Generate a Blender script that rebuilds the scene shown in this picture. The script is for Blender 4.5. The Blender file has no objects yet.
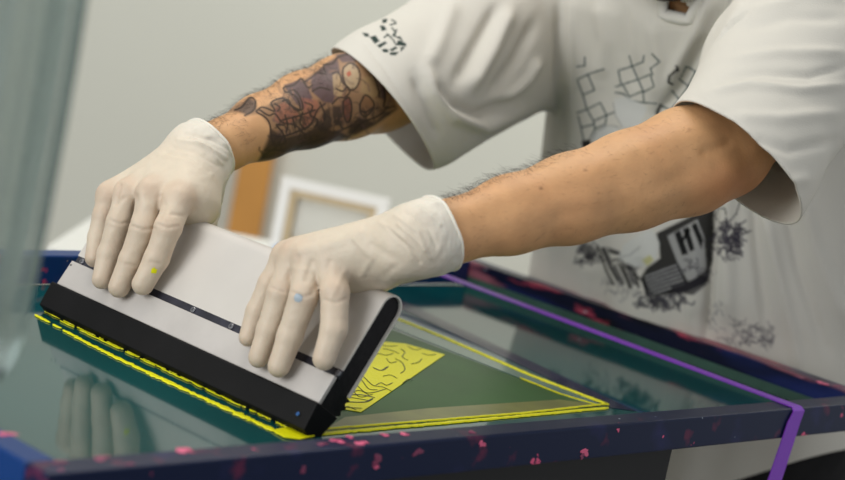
import bpy, bmesh, math, random
import numpy as np
from mathutils import Vector
from mathutils.bvhtree import BVHTree
random.seed(7); np.random.seed(7)
C = bpy.context.scene.collection
V = lambda *a: np.array(a, dtype=float)

# ------------------------------------------------------------ camera
FPX = 1809.0; TH = math.atan(.196); PH = math.radians(9.6)
ZP = .92; H = .40
CAM = V(0, 0, ZP + H)
cf = V(0, math.cos(PH), -math.sin(PH)); r0 = V(1, 0, 0); u0 = V(0, math.sin(PH), math.cos(PH))
cr = math.cos(TH) * r0 + math.sin(TH) * u0
cu = -math.sin(TH) * r0 + math.cos(TH) * u0
def ray(x, y): return cf + cr * (x - 422.5) / FPX - cu * (y - 240) / FPX
def at(x, y, d): return CAM + d * ray(x, y)
def onz(x, y, z):
    q = ray(x, y); return CAM + q * ((z - CAM[2]) / q[2])
def proj(p):
    v = np.asarray(p) - CAM; d = v @ cf
    return 422.5 + FPX * (v @ cr) / d, 240 - FPX * (v @ cu) / d, d
def unit(v): v = np.asarray(v, float); return v / np.linalg.norm(v)

cam = bpy.data.objects.new('camera', bpy.data.cameras.new('camera')); C.objects.link(cam)
from mathutils import Matrix
cam.matrix_world = Matrix([[cr[0], cu[0], -cf[0], CAM[0]], [cr[1], cu[1], -cf[1], CAM[1]], [cr[2], cu[2], -cf[2], CAM[2]], [0, 0, 0, 1]])
cam.data.sensor_width = 36; cam.data.lens = FPX * 36 / 845
cam.data.dof.use_dof = True; cam.data.dof.focus_distance = 1.56; cam.data.dof.aperture_fstop = 4.4
cam.data.clip_start = .05
bpy.context.scene.camera = cam

# ------------------------------------------------------------ materials
def s2l(c):
    return tuple((v / 255 / 12.92 if v / 255 <= .04045 else ((v / 255 + .055) / 1.055) ** 2.4) for v in c)
def mat(name, col, rough=.5, metal=0, bump=0, bscale=200, var=0, vscale=8, sss=0, spec=.5, **kw):
    m = bpy.data.materials.new(name); m.use_nodes = True
    nt = m.node_tree; b = nt.nodes['Principled BSDF']
    col = s2l(col)
    b.inputs['Base Color'].default_value = (*col, 1)
    b.inputs['Roughness'].default_value = rough; b.inputs['Metallic'].default_value = metal
    b.inputs['Specular IOR Level'].default_value = spec
    if sss:
        b.inputs['Subsurface Weight'].default_value = sss
        b.inputs['Subsurface Radius'].default_value = (.012, .006, .004); b.inputs['Subsurface Scale'].default_value = 1
    tc = nt.nodes.new('ShaderNodeTexCoord')
    if var:
        n = nt.nodes.new('ShaderNodeTexNoise'); n.inputs['Scale'].default_value = vscale; n.inputs['Detail'].default_value = 6
        nt.links.new(tc.outputs['Object'], n.inputs['Vector'])
        mp = nt.nodes.new('ShaderNodeMapRange'); mp.inputs['From Min'].default_value = .3; mp.inputs['From Max'].default_value = .7
        mp.inputs['To Min'].default_value = 1 - var; mp.inputs['To Max'].default_value = 1 + var
        nt.links.new(n.outputs['Fac'], mp.inputs['Value'])
        mx = nt.nodes.new('ShaderNodeVectorMath'); mx.operation = 'SCALE'; mx.inputs[0].default_value = col
        nt.links.new(mp.outputs['Result'], mx.inputs['Scale']); nt.links.new(mx.outputs['Vector'], b.inputs['Base Color'])
    if bump:
        n = nt.nodes.new('ShaderNodeTexNoise'); n.inputs['Scale'].default_value = bscale; n.inputs['Detail'].default_value = 4
        nt.links.new(tc.outputs['Object'], n.inputs['Vector'])
        bp = nt.nodes.new('ShaderNodeBump'); bp.inputs['Strength'].default_value = bump; bp.inputs['Distance'].default_value = .001
        nt.links.new(n.outputs['Fac'], bp.inputs['Height']); nt.links.new(bp.outputs['Normal'], b.inputs['Normal'])
    for k, v in kw.items(): b.inputs[k].default_value = v
    return m
def splat(name, base, layers, rough=.35, stretch=None):
    """painted surface with irregular stains: layers of (colour, noise scale, threshold, softness, seed)"""
    m = mat(name, base, rough); nt = m.node_tree; b = nt.nodes['Principled BSDF']
    tc = nt.nodes.new('ShaderNodeTexCoord'); prev = None
    for (c, sc, thr, soft, seed, st) in layers:
        mp = nt.nodes.new('ShaderNodeMapping'); mp.inputs['Location'].default_value = (seed, seed * .7, seed * 1.3)
        mp.inputs['Rotation'].default_value = (0, 0, st[0]); 
        mp2 = nt.nodes.new('ShaderNodeMapping'); mp2.inputs['Scale'].default_value = (st[1], 1, 1)
        n = nt.nodes.new('ShaderNodeTexNoise'); n.inputs['Scale'].default_value = sc; n.inputs['Detail'].default_value = 3
        nt.links.new(tc.outputs['Object'], mp.inputs['Vector']); nt.links.new(mp.outputs['Vector'], mp2.inputs['Vector']); nt.links.new(mp2.outputs['Vector'], n.inputs['Vector'])
        rg = nt.nodes.new('ShaderNodeMapRange'); rg.inputs['From Min'].default_value = thr; rg.inputs['From Max'].default_value = thr + soft
        nt.links.new(n.outputs['Fac'], rg.inputs['Value'])
        mx = nt.nodes.new('ShaderNodeMix'); mx.data_type = 'RGBA'
        nt.links.new(rg.outputs['Result'], mx.inputs['Factor'])
        if prev is None: mx.inputs['A'].default_value = (*s2l(base), 1)
        else: nt.links.new(prev, mx.inputs['A'])
        mx.inputs['B'].default_value = (*s2l(c), 1); prev = mx.outputs['Result']
    nt.links.new(prev, b.inputs['Base Color']); b.inputs['Specular IOR Level'].default_value = .22
    return m
def painted(name, rough, sss=0, bump=.15, bscale=600, var=.0, spec=.5):
    """base colour comes from the pigment stored on the mesh (print, tattoo)"""
    m = mat(name, (200, 200, 200), rough, bump=bump, bscale=bscale, sss=sss, spec=spec); nt = m.node_tree
    a = nt.nodes.new('ShaderNodeAttribute'); a.attribute_name = 'pigment'
    out = a.outputs['Color']
    if var:
        tc = nt.nodes.new('ShaderNodeTexCoord'); n = nt.nodes.new('ShaderNodeTexNoise'); n.inputs['Scale'].default_value = 60; n.inputs['Detail'].default_value = 5
        nt.links.new(tc.outputs['Object'], n.inputs['Vector'])
        mp = nt.nodes.new('ShaderNodeMapRange'); mp.inputs['From Min'].default_value = .3; mp.inputs['From Max'].default_value = .7
        mp.inputs['To Min'].default_value = 1 - var; mp.inputs['To Max'].default_value = 1 + var
        nt.links.new(n.outputs['Fac'], mp.inputs['Value'])
        mx = nt.nodes.new('ShaderNodeVectorMath'); mx.operation = 'SCALE'
        nt.links.new(out, mx.inputs[0]); nt.links.new(mp.outputs['Result'], mx.inputs['Scale']); out = mx.outputs['Vector']
    nt.links.new(out, nt.nodes['Principled BSDF'].inputs['Base Color'])
    return m

# ------------------------------------------------------------ object helpers
def empty(name, loc, label, cat, group=None):
    o = bpy.data.objects.new(name, None); C.objects.link(o); o.location = loc; o.empty_display_size = .05
    tag(o, label, cat, group); return o
def tag(o, label, cat, group=None, kind=None):
    o['label'] = label
    if cat: o['category'] = cat
    if group: o['group'] = group
    if kind: o['kind'] = kind
    return o
def obj(name, verts, faces, material, parent=None, smooth=False, origin=None):
    me = bpy.data.meshes.new(name)
    verts = np.asarray(verts, float)
    org = np.array(origin if origin is not None else (parent.location if parent is not None and parent.type == 'EMPTY' else (0, 0, 0)), float)
    if parent is not None and parent.type == 'MESH': org = np.array(parent.get('_org', (0, 0, 0)), float)
    me.from_pydata((verts - org).tolist(), [], [list(map(int, f)) for f in faces]); me.update()
    o = bpy.data.objects.new(name, me); C.objects.link(o)
    me.materials.append(material)
    if smooth: me.shade_smooth()
    if parent is None: o.location = org
    else: o.parent = parent
    o['_org'] = [float(x) for x in org]
    return o
def structure(o): o['kind'] = 'structure'; return o
def prism(P, loops):
    """loops: list of closed rings (same length) of 3D points, capped"""
    n = len(loops[0]); vs = [p for l in loops for p in l]; fs = []
    for a in range(len(loops) - 1):
        for i in range(n):
            j = (i + 1) % n; fs.append((a * n + i, a * n + j, (a + 1) * n + j, (a + 1) * n + i))
    fs.append(tuple(range(n))[::-1]); fs.append(tuple((len(loops) - 1) * n + i for i in range(n)))
    return vs, fs
def join(*parts):
    vs, fs = [], []
    for v, f in parts:
        k = len(vs); vs += [tuple(p) for p in v]; fs += [tuple(i + k for i in q) for q in f]
    return vs, fs
def fixn(o, bevel=0, seg=2):
    bm = bmesh.new(); bm.from_mesh(o.data); bmesh.ops.recalc_face_normals(bm, faces=bm.faces); bm.to_mesh(o.data); bm.free()
    if bevel:
        m = o.modifiers.new('bevel', 'BEVEL'); m.width = bevel; m.segments = seg; m.limit_method = 'ANGLE'
    return o
def box3(o, a, b, c):
    o, a, b, c = map(np.asarray, (o, a, b, c))
    return prism(None, [[o, o + a, o + a + b, o + b], [o + c, o + a + c, o + a + b + c, o + b + c]])
def tube(pts, rad, n=10, closed=False):
    pts = [np.asarray(p, float) for p in pts]; rings = []; up = V(.13, .21, .97)
    for i, p in enumerate(pts):
        t = unit(pts[min(i + 1, len(pts) - 1)] - pts[max(i - 1, 0)])
        a = unit(np.cross(t, up)); b = np.cross(t, a); r = rad[i] if hasattr(rad, '__len__') else rad
        rings.append([p + r * (math.cos(k * 2 * math.pi / n) * a + math.sin(k * 2 * math.pi / n) * b) for k in range(n)])
    return prism(None, rings)

# ------------------------------------------------------------ implicit surfaces -> mesh
def cone(a, ra, b, rb):
    a = np.asarray(a, float); b = np.asarray(b, float); ba = b - a; L = ba @ ba + 1e-12
    def f(X, Y, Z):
        x, y, z = X - a[0], Y - a[1], Z - a[2]
        h = np.clip((x * ba[0] + y * ba[1] + z * ba[2]) / L, 0, 1)
        return np.sqrt((x - ba[0] * h) ** 2 + (y - ba[1] * h) ** 2 + (z - ba[2] * h) ** 2) - (ra + (rb - ra) * h)
    return f
def ell(c, ax, R):
    """ellipsoid, ax = 3 unit vectors, R = radii"""
    c = np.asarray(c, float)
    def f(X, Y, Z):
        x, y, z = X - c[0], Y - c[1], Z - c[2]; k = 0; k2 = 0
        for a, r in zip(ax, R):
            q = (x * a[0] + y * a[1] + z * a[2]); k = k + (q / r) ** 2; k2 = k2 + (q / r ** 2) ** 2
        k = np.sqrt(k); return k * (k - 1) / (np.sqrt(k2) + 1e-9)
    return f
def smin(fs, k):
    def f(X, Y, Z):
        d = fs[0](X, Y, Z)
        for g in fs[1:]:
            e = g(X, Y, Z); h = np.clip(.5 + .5 * (e - d) / k, 0, 1); d = e + (d - e) * h - k * h * (1 - h)
        return d
    return f
def chain(pts, rad, k=.002):
    return smin([cone(pts[i], rad[i], pts[i + 1], rad[i + 1]) for i in range(len(pts) - 1)], k)
def nets(fn, lo, hi, h, B=24, pad=.03):
    lo = np.asarray(lo, float); n = np.ceil((np.asarray(hi) - lo) / h).astype(int); n = (n // B + 1) * B + 1
    val = np.full(n, 1.0, np.float32); g = [lo[i] + h * np.arange(n[i]) for i in range(3)]
    nb = (n - 1) // B; diag = B * h * .87
    bc = [lo[i] + h * (np.arange(nb[i]) * B + B / 2) for i in range(3)]
    D = fn(*np.meshgrid(*bc, indexing='ij'))
    for i in range(nb[0]):
        for j in range(nb[1]):
            for k in range(nb[2]):
                sl = (slice(i * B, i * B + B + 1), slice(j * B, j * B + B + 1), slice(k * B, k * B + B + 1))
                if abs(D[i, j, k]) > diag + pad: val[sl] = D[i, j, k]
                else: val[sl] = fn(*np.meshgrid(g[0][sl[0]], g[1][sl[1]], g[2][sl[2]], indexing='ij'))
    ins = val < 0
    nx, ny, nz = n
    cnt = np.zeros((nx - 1, ny - 1, nz - 1), np.int8)
    for a in (0, 1):
        for b in (0, 1):
            for c in (0, 1): cnt += ins[a:nx - 1 + a, b:ny - 1 + b, c:nz - 1 + c]
    act = np.argwhere((cnt > 0) & (cnt < 8))
    idx = -np.ones((nx - 1, ny - 1, nz - 1), np.int32); idx[tuple(act.T)] = np.arange(len(act))
    pos = np.zeros((len(act), 3)); w = np.zeros(len(act))
    for ax in range(3):
        o1, o2 = [q for q in range(3) if q != ax]
        for a in (0, 1):
            for b in (0, 1):
                s = act.copy(); s[:, o1] += a; s[:, o2] += b; e = s.copy(); e[:, ax] += 1
                v0 = val[tuple(s.T)]; v1 = val[tuple(e.T)]; m = (v0 < 0) != (v1 < 0)
                t = np.where(m, v0 / np.where(m, v0 - v1, 1), 0)
                p = s.astype(float); p[:, ax] += t; pos[m] += p[m]; w[m] += 1
    pos = lo + h * pos / w[:, None]
    faces = []
    for ax in range(3):
        o1, o2 = (ax + 1) % 3, (ax + 2) % 3
        sA = [slice(None)] * 3; sB = [slice(None)] * 3; sA[ax] = slice(0, n[ax] - 1); sB[ax] = slice(1, n[ax])
        A = ins[tuple(sA)]; Bv = ins[tuple(sB)]
        e = np.argwhere(A != Bv); e = e[(e[:, o1] > 0) & (e[:, o2] > 0) & (e[:, o1] < n[o1] - 1) & (e[:, o2] < n[o2] - 1)]
        fl = A[tuple(e.T)]
        def cell(d1, d2):
            q = e.copy(); q[:, o1] += d1; q[:, o2] += d2; return idx[tuple(q.T)]
        Q = np.stack([cell(-1, -1), cell(0, -1), cell(0, 0), cell(-1, 0)], 1)
        Q[~fl] = Q[~fl][:, ::-1]; faces.append(Q)
    return pos, np.concatenate(faces)
def npmesh(name, pos, faces, material, parent=None, smooth=True):
    org = np.array(parent.location) if parent is not None else np.zeros(3)
    me = bpy.data.meshes.new(name); nv = len(pos); nf = len(faces)
    me.vertices.add(nv); me.vertices.foreach_set('co', (pos - org).astype(np.float32).ravel())
    me.loops.add(nf * 4); me.loops.foreach_set('vertex_index', faces.astype(np.int32).ravel())
    me.polygons.add(nf); me.polygons.foreach_set('loop_start', np.arange(0, nf * 4, 4, dtype=np.int32))
    me.update(calc_edges=True); me.validate()
    o = bpy.data.objects.new(name, me); C.objects.link(o); me.materials.append(material)
    if smooth: me.shade_smooth()
    if parent is not None: o.parent = parent
    o['_org'] = [float(x) for x in org]
    return o
def relax(pos, faces, it=2, lam=.5):
    n = len(pos); E = np.concatenate([faces[:, [0, 1]], faces[:, [1, 2]], faces[:, [2, 3]], faces[:, [3, 0]]]); E = np.concatenate([E, E[:, ::-1]])
    c = np.maximum(np.bincount(E[:, 0], minlength=n), 1)[:, None]
    for _ in range(it):
        s = np.stack([np.bincount(E[:, 0], weights=pos[E[:, 1], k], minlength=n) for k in range(3)], 1)
        pos = pos + lam * (s / c - pos)
    return pos
def vnorm(pos, faces):
    a = pos[faces[:, 2]] - pos[faces[:, 0]]; b = pos[faces[:, 3]] - pos[faces[:, 1]]; fnv = np.cross(a, b); N = np.zeros_like(pos)
    for k in range(4):
        for c in range(3): N[:, c] += np.bincount(faces[:, k], weights=fnv[:, c], minlength=len(pos))
    return N / (np.linalg.norm(N, axis=1)[:, None] + 1e-12)
def polydist(P, pts):
    best = np.full(len(P), 9e9)
    for a, b in zip(pts[:-1], pts[1:]):
        ba = b - a; h = np.clip(((P - a) @ ba) / (ba @ ba + 1e-12), 0, 1); d = np.linalg.norm(P - a - h[:, None] * ba, axis=1); best = np.minimum(best, d)
    return best
def subdiv(pos, faces, mask):
    """split the masked quads in four (T-junctions are filled with extra verts shared by key)"""
    return pos, faces
def pproj(P):
    v = P - CAM; d = v @ cf
    return np.stack([422.5 + FPX * (v @ cr) / d, 240 - FPX * (v @ cu) / d], 1), d
def noise3(P, scale, seed, octs=3, aniso=(1, 1, 1)):
    rs = np.random.RandomState(seed); out = 0; amp = 1
    for o in range(octs):
        for _ in range(5):
            k = rs.normal(size=3) * np.array(aniso) * scale * (2 ** o); out = out + amp * np.sin(P @ k + rs.uniform(0, 6.28) + 1.5 * np.sin(P @ (rs.normal(size=3) * np.array(aniso) * scale * (2 ** o) * .7) + rs.uniform(0, 6.28)))
        amp *= .5
    return out / 5

# ------------------------------------------------------------ small painter: pigment drawn, then soaked into mesh vertices
class Canvas:
    def __init__(s, x0, y0, x1, y1, ss=4):
        s.o = (x0, y0); s.ss = ss; s.w = int((x1 - x0) * ss); s.h = int((y1 - y0) * ss)
        s.c = np.zeros((s.h, s.w, 3)); s.a = np.zeros((s.h, s.w))
        yy, xx = np.mgrid[0:s.h, 0:s.w]; s.X = x0 + (xx + .5) / ss; s.Y = y0 + (yy + .5) / ss
    def blend(s, sl, al, col):
        col = np.array(s2l(col)); A = s.a[sl]; n = al + A * (1 - al)
        s.c[sl] = np.where(n[..., None] > 1e-6, (col * al[..., None] + s.c[sl] * (A * (1 - al))[..., None]) / np.maximum(n, 1e-6)[..., None], 0); s.a[sl] = n
    def win(s, pts, m):
        p = np.array(pts); x0, y0 = ((p.min(0) - m - s.o) * s.ss).astype(int); x1, y1 = ((p.max(0) + m - s.o) * s.ss).astype(int) + 2
        return (slice(max(y0, 0), max(min(y1, s.h), 0)), slice(max(x0, 0), max(min(x1, s.w), 0)))
    def stroke(s, pts, w, col, al=1, soft=.4):
        pts = np.array(pts, float); sl = s.win(pts, w + 2); X, Y = s.X[sl], s.Y[sl]
        if X.size == 0: return
        d = np.full(X.shape, 1e9)
        for a, b in zip(pts[:-1], pts[1:]):
            ba = b - a; t = np.clip(((X - a[0]) * ba[0] + (Y - a[1]) * ba[1]) / (ba @ ba + 1e-9), 0, 1)
            d = np.minimum(d, np.hypot(X - a[0] - t * ba[0], Y - a[1] - t * ba[1]))
        s.blend(sl, al * np.clip((w / 2 - d) / soft + .5, 0, 1), col)
    def fill(s, pts, col, al=1, soft=.6):
        pts = np.array(pts, float); sl = s.win(pts, 3); X, Y = s.X[sl], s.Y[sl]
        if X.size == 0: return
        ins = np.zeros(X.shape, bool); d = np.full(X.shape, 1e9)
        for a, b in zip(pts, np.roll(pts, -1, 0)):
            c = ((a[1] > Y) != (b[1] > Y)) & (X < (b[0] - a[0]) * (Y - a[1]) / (b[1] - a[1] + 1e-12) + a[0]); ins ^= c
            ba = b - a; t = np.clip(((X - a[0]) * ba[0] + (Y - a[1]) * ba[1]) / (ba @ ba + 1e-9), 0, 1)
            d = np.minimum(d, np.hypot(X - a[0] - t * ba[0], Y - a[1] - t * ba[1]))
        s.blend(sl, al * np.clip(np.where(ins, d, -d) / soft + .5, 0, 1), col)
    def sample(s, uv):
        u = (uv[:, 0] - s.o[0]) * s.ss - .5; v = (uv[:, 1] - s.o[1]) * s.ss - .5
        ok = (u > 1) & (u < s.w - 2) & (v > 1) & (v < s.h - 2); ui = np.clip(u.astype(int), 0, s.w - 2); vi = np.clip(v.astype(int), 0, s.h - 2)
        fu = (u - ui)[:, None]; fv = (v - vi)[:, None]
        pm = np.concatenate([s.c * s.a[..., None], s.a[..., None]], 2)
        q = (pm[vi, ui] * (1 - fu) * (1 - fv) + pm[vi, ui + 1] * fu * (1 - fv) + pm[vi + 1, ui] * (1 - fu) * fv + pm[vi + 1, ui + 1] * fu * fv)
        q[~ok] = 0; return q       # premultiplied rgb + alpha
def pigment(me, rgb):
    a = me.attributes.new('pigment', 'FLOAT_COLOR', 'POINT'); a.data.foreach_set('color', np.concatenate([rgb, np.ones((len(rgb), 1))], 1).astype(np.float32).ravel())
def refine(o, sel_fn, cuts=1):
    bm = bmesh.new(); bm.from_mesh(o.data)
    co = np.array([v.co[:] for v in bm.verts]) + np.array(o['_org']); m = sel_fn(co)
    es = [e for e in bm.edges if m[e.verts[0].index] and m[e.verts[1].index]]
    bmesh.ops.subdivide_edges(bm, edges=es, cuts=cuts, use_grid_fill=True, smooth=0)
    bm.to_mesh(o.data); bm.free(); o.data.shade_smooth()
def coords(o):
    a = np.zeros(len(o.data.vertices) * 3, np.float32); o.data.vertices.foreach_get('co', a); return a.reshape(-1, 3).astype(float) + np.array(o['_org'])
def normals(o):
    a = np.zeros(len(o.data.vertices) * 3, np.float32); o.data.vertices.foreach_get('normal', a); return a.reshape(-1, 3).astype(float)

# ============================================================ ROOM
M_wall = mat('wall_paint', (196, 195, 184), .8, var=.03, vscale=1.5)
M_wall2 = mat('wall_paint_back', (204, 204, 193), .8, var=.02, vscale=1.5)
M_floor = mat('concrete_floor', (120, 116, 110), .6, var=.15, vscale=3)
def slab(name, a, b, m):
    a = V(*a); b = V(*b); d = b - a
    return structure(obj(name, *box3(a, (d[0], 0, 0), (0, d[1], 0), (0, 0, d[2])), m))
slab('floor', (-3, -1.5, -.05), (3.2, 4.3, 0), M_floor)
slab('wall_back', (-3, 3.75, 0), (3.2, 3.85, 2.7), M_wall2)
slab('wall_left', (-3.1, -1.5, 0), (-3, 4.3, 2.7), M_wall)

# ============================================================ SCREEN PRINTING FRAME
BH = .029; BW = .023
ZT = ZP + BH
A = onz(48, 474, ZT); B = onz(889, 400.5, ZT); Cc = onz(470, 256, ZT); Dd = A + Cc - B
e1 = unit(B - A); e2 = unit(Cc - B)
L1 = np.linalg.norm(B - A); L2 = np.linalg.norm(Cc - B)
M_navy = splat('navy_paint_front', (8, 24, 58), [((34, 38, 86), 22, .58, .2, 3, (0, 1)), ((225, 90, 130), 60, .70, .03, 1.3, (0, 1)), ((90, 34, 66), 30, .62, .08, 9.1, (0, 1)), ((190, 200, 215), 90, .76, .02, 4.4, (0, 1))])
M_navy2 = splat('navy_paint_streaked', (14, 18, 42), [((34, 46, 104), 16, .5, .15, 3, (-2.396, .3)), ((140, 84, 96), 42, .46, .10, 1.3, (-2.396, .12)), ((10, 10, 18), 30, .56, .08, 7.7, (-2.396, .25)), ((160, 62, 82), 48, .625, .06, 5.5, (-2.396, .25)), ((190, 195, 205), 90, .70, .03, 2.2, (-2.396, .4))], rough=.3)
M_navy3 = splat('blue_paint_left', (12, 54, 112), [((60, 60, 110), 18, .5, .2, 3, (0, 1)), ((205, 70, 100), 30, .66, .04, 2.3, (0, 1))])
frame = empty('screen_printing_frame', (A + Cc) / 2 * V(1, 1, 0) + V(0, 0, ZP), 'blue wooden screen printing frame with stretched green mesh, splashed with pink and yellow ink', 'screen printing frame')
z3 = V(0, 0, BH)
def bar(p, along, L, inward, m):
    o = p - z3
    ob = obj('frame_bar', *box3(o, along * L, inward * BW, z3), m, frame); fixn(ob, .0018, 2); return ob
bn = bar(A, e1, L1, e2, M_navy)
br = bar(B + e2 * BW, e2, L2 - BW, -e1, M_navy2)
bl = bar(A + e2 * BW, e2, L2 - BW, e1, M_navy3)
bf = bar(Dd + e1 * BW - e2 * 0, e1, L1 - 2 * BW, -e2, M_navy3)
br['label'] = 'frame bar streaked with pink and black ink'
bl['label'] = 'frame bar with exposed bright blue outer face'
M_mesh = mat('coated_mesh', (12, 74, 74), .07, var=.10, vscale=5, spec=.75)
M_emul = mat('green_stencil', (42, 84, 34), .42, var=.22, vscale=9, spec=.35)
M_olive = mat('ink_haze', (110, 112, 52), .3, var=.2, vscale=30)
M_strip = mat('glossy_navy', (14, 24, 52), .15)
M_pale = mat('pale_stencil_border', (96, 122, 110), .16, var=.05, vscale=20)
M_ink = mat('yellow_ink', (228, 224, 10), .4, spec=.3, bump=.4, bscale=300)
M_inkline = mat('dark_stencil_lines', (38, 52, 20), .4)
I = [A + e1 * BW + e2 * BW, B - e1 * BW + e2 * BW, Cc - e1 * BW - e2 * BW, Dd + e1 * BW - e2 * BW]
lo = [V(p[0], p[1], ZP - .0015) for p in I]; hi = [V(p[0], p[1], ZP) for p in I]
msh = obj('screen_mesh', *prism(None, [lo, hi]), M_mesh, frame); fixn(msh)
msh['label'] = 'glossy teal coated mesh'
def film(name, px, m, dz, th=.0003, parent=frame):
    pts = [onz(x, y, ZP + dz) for x, y in px]
    o = obj(name, *prism(None, [[p - V(0, 0, th) for p in pts], pts]), m, parent)
    return fixn(o)
film('stencil', [(306, 434), (592, 407), (570, 398), (388, 328), (250, 272), (120, 270), (60, 318)], M_emul, .0004)['label'] = 'matte green stencil area'
film('stencil_border', [(392, 327), (571, 398.5), (593, 405.5), (600, 403.5), (393, 317.5)], M_pale, .0004)['label'] = 'pale grey border strip'
film('ink_smear', [(322, 431), (606, 405), (560, 399.5), (430, 408), (345, 417)], M_olive, .0007)['label'] = 'olive ink smear'
film('navy_strip', [(395, 306), (612, 408), (636, 411), (404, 301)], M_strip, .0004)['label'] = 'dark navy strip'  # thin glossy navy strip just outside the right-hand ink line

def inkline(px, w, dz=.0005, th=.0009, jit=.25, step=.004, skip=0, seed=1, name='ink_bead', w2=None):
    rs = np.random.RandomState(seed); pts = [onz(x, y, ZP + dz) for x, y in px]
    dense = [pts[0]]
    for a, b in zip(pts[:-1], pts[1:]):
        n = max(1, int(np.linalg.norm(b - a) / step))
        for k in range(1, n + 1): dense.append(a + (b - a) * k / n)
    segs = []; cur = []; gap = 0
    for i, p in enumerate(dense):
        if gap > 0: gap -= 1; continue
        cur.append(i)
        if skip and rs.rand() < skip and len(cur) > 2: segs.append(cur); cur = []; gap = 1
    segs.append(cur); parts = []; n = len(dense)
    for s in segs:
        if len(s) < 2: continue
        rings = []
        for q, i in enumerate(s):
            t = unit(dense[min(i + 1, n - 1)] - dense[max(i - 1, 0)]); sd = np.cross(t, V(0, 0, 1))
            ww = (w + ((w2 or w) - w) * i / n) * (1 + jit * rs.normal()) * (.35 if q in (0, len(s) - 1) else 1); ww = max(ww, w * .2)
            off = sd * rs.normal() * w * jit * .5; c = dense[i] + off
            rings.append([c - sd * ww / 2, c - sd * ww * .3 + V(0, 0, th), c + sd * ww * .3 + V(0, 0, th), c + sd * ww / 2])
        parts.append(prism(None, rings))
    o = obj(name, *join(*parts), M_ink, frame); fixn(o); return o
inkline([(35, 315), (85, 342), (125, 362), (190, 392), (240, 415), (290, 438)], .0030, jit=.3, step=.0025, skip=.035, seed=3, w2=.0075)
inkline([(44, 311), (120, 348), (200, 386), (304, 435)], .0018, jit=.5, step=.0025, skip=.10, seed=5, w2=.004)
inkline([(60, 321), (140, 359), (240, 406)], .0010, jit=.4, skip=.2, seed=8)
inkline([(296, 436), (400, 427), (500, 418), (608, 408)], .0058, jit=.10, seed=9, w2=.005)
inkline([(312, 430), (420, 421.5), (520, 413.5), (608, 404)], .0032, jit=.12, seed=10)
inkline([(391, 316), (450, 340), (530, 375), (609, 405)], .0045, jit=.12, seed=12, w2=.0075)
inkline([(520, 378), (560, 394), (600, 406)], .002, jit=.2, seed=13)
pd = [onz(x, y, ZP + .0006) for x, y in [(272, 431), (286, 428), (302, 431), (322, 432), (314, 437), (300, 440), (284, 438)]]
pu = obj('ink_puddle', *prism(None, [pd, [p + V(0, 0, .0012) for p in pd]]), M_ink, frame); fixn(pu, .0005)
# the printed yellow panel with its dark drawing (one surface, drawing cut from dark lines)
panel = empty('dummy', (0, 0, 0), '', None); bpy.data.objects.remove(panel)
ip = film('yellow_print', [(377, 341), (405, 343.5), (445, 354.5), (361, 412), (322, 405.5), (250, 380), (290, 330)], M_ink, .001)
ip['label'] = 'bright yellow printed panel with dark line drawing'
def zz(pts): return [(280 + x / 2.82, 270 + y / 2.82) for x, y in pts]
draw = [[(195, 330), (215, 325), (240, 345), (265, 345), (300, 335)], [(215, 285), (240, 305), (262, 325), (290, 330), (315, 342)], [(262, 275), (285, 283), (305, 272)],
        [(150, 350), (190, 352), (230, 352), (268, 360)], [(150, 372), (195, 372), (240, 372), (262, 362)], [(150, 382), (200, 388), (230, 390)],
        [(285, 208), (300, 215), (330, 214)], [(340, 222), (352, 232), (345, 245), (360, 255)], [(370, 265), (390, 260), (400, 250)], [(360, 215), (380, 225), (400, 222)],
        [(255, 240), (275, 236), (300, 240), (320, 235)], [(270, 325), (285, 318), (300, 325), (318, 318)], [(175, 340), (200, 335), (225, 358), (262, 350)], [(400, 235), (420, 240), (440, 238)], [(180, 395), (190, 385), (215, 395)], [(270, 210), (262, 230), (250, 235)], [(160, 362), (200, 360), (250, 368)], [(210, 300), (230, 310), (250, 335), (275, 338)], [(325, 250), (345, 262), (352, 280), (340, 292)], [(290, 300), (310, 296), (330, 305)], [(300, 250), (312, 262), (330, 258)], [(200, 345), (225, 340), (250, 352)], [(345, 320), (362, 308), (375, 312)], [(290, 222), (312, 226), (336, 236)]]
def catmull(P_, n=5):
    P_ = [np.array(p, float) for p in P_]; P_ = [2 * P_[0] - P_[1]] + P_ + [2 * P_[-1] - P_[-2]]; o_ = []
    for i in range(1, len(P_) - 2):
        a, b, c, d = P_[i - 1:i + 3]
        for k in range(n):
            t = k / n; o_.append(.5 * (2 * b + (c - a) * t + (2 * a - 5 * b + 4 * c - d) * t * t + (3 * b - a - 3 * c + d) * t ** 3))
    return o_ + [P_[-2]]
for i, q in enumerate(draw):
    pp = [onz(x, y, ZP + .0012) for x, y in catmull(zz(q))]; rings = []
    for k, p in enumerate(pp):
        t = unit(pp[min(k + 1, len(pp) - 1)] - pp[max(k - 1, 0)]); sd = np.cross(t, V(0, 0, 1)); w = (.0005 if i not in (2, 3, 4) else .0011) * (.4 if k in (0, len(pp) - 1) else 1)
        rings.append([p - sd * w, p - sd * w * .5 + V(0, 0, .0003), p + sd * w * .5 + V(0, 0, .0003), p + sd * w])
    o = obj('drawn_line', *prism(None, rings), M_inkline, frame); fixn(o)
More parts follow.
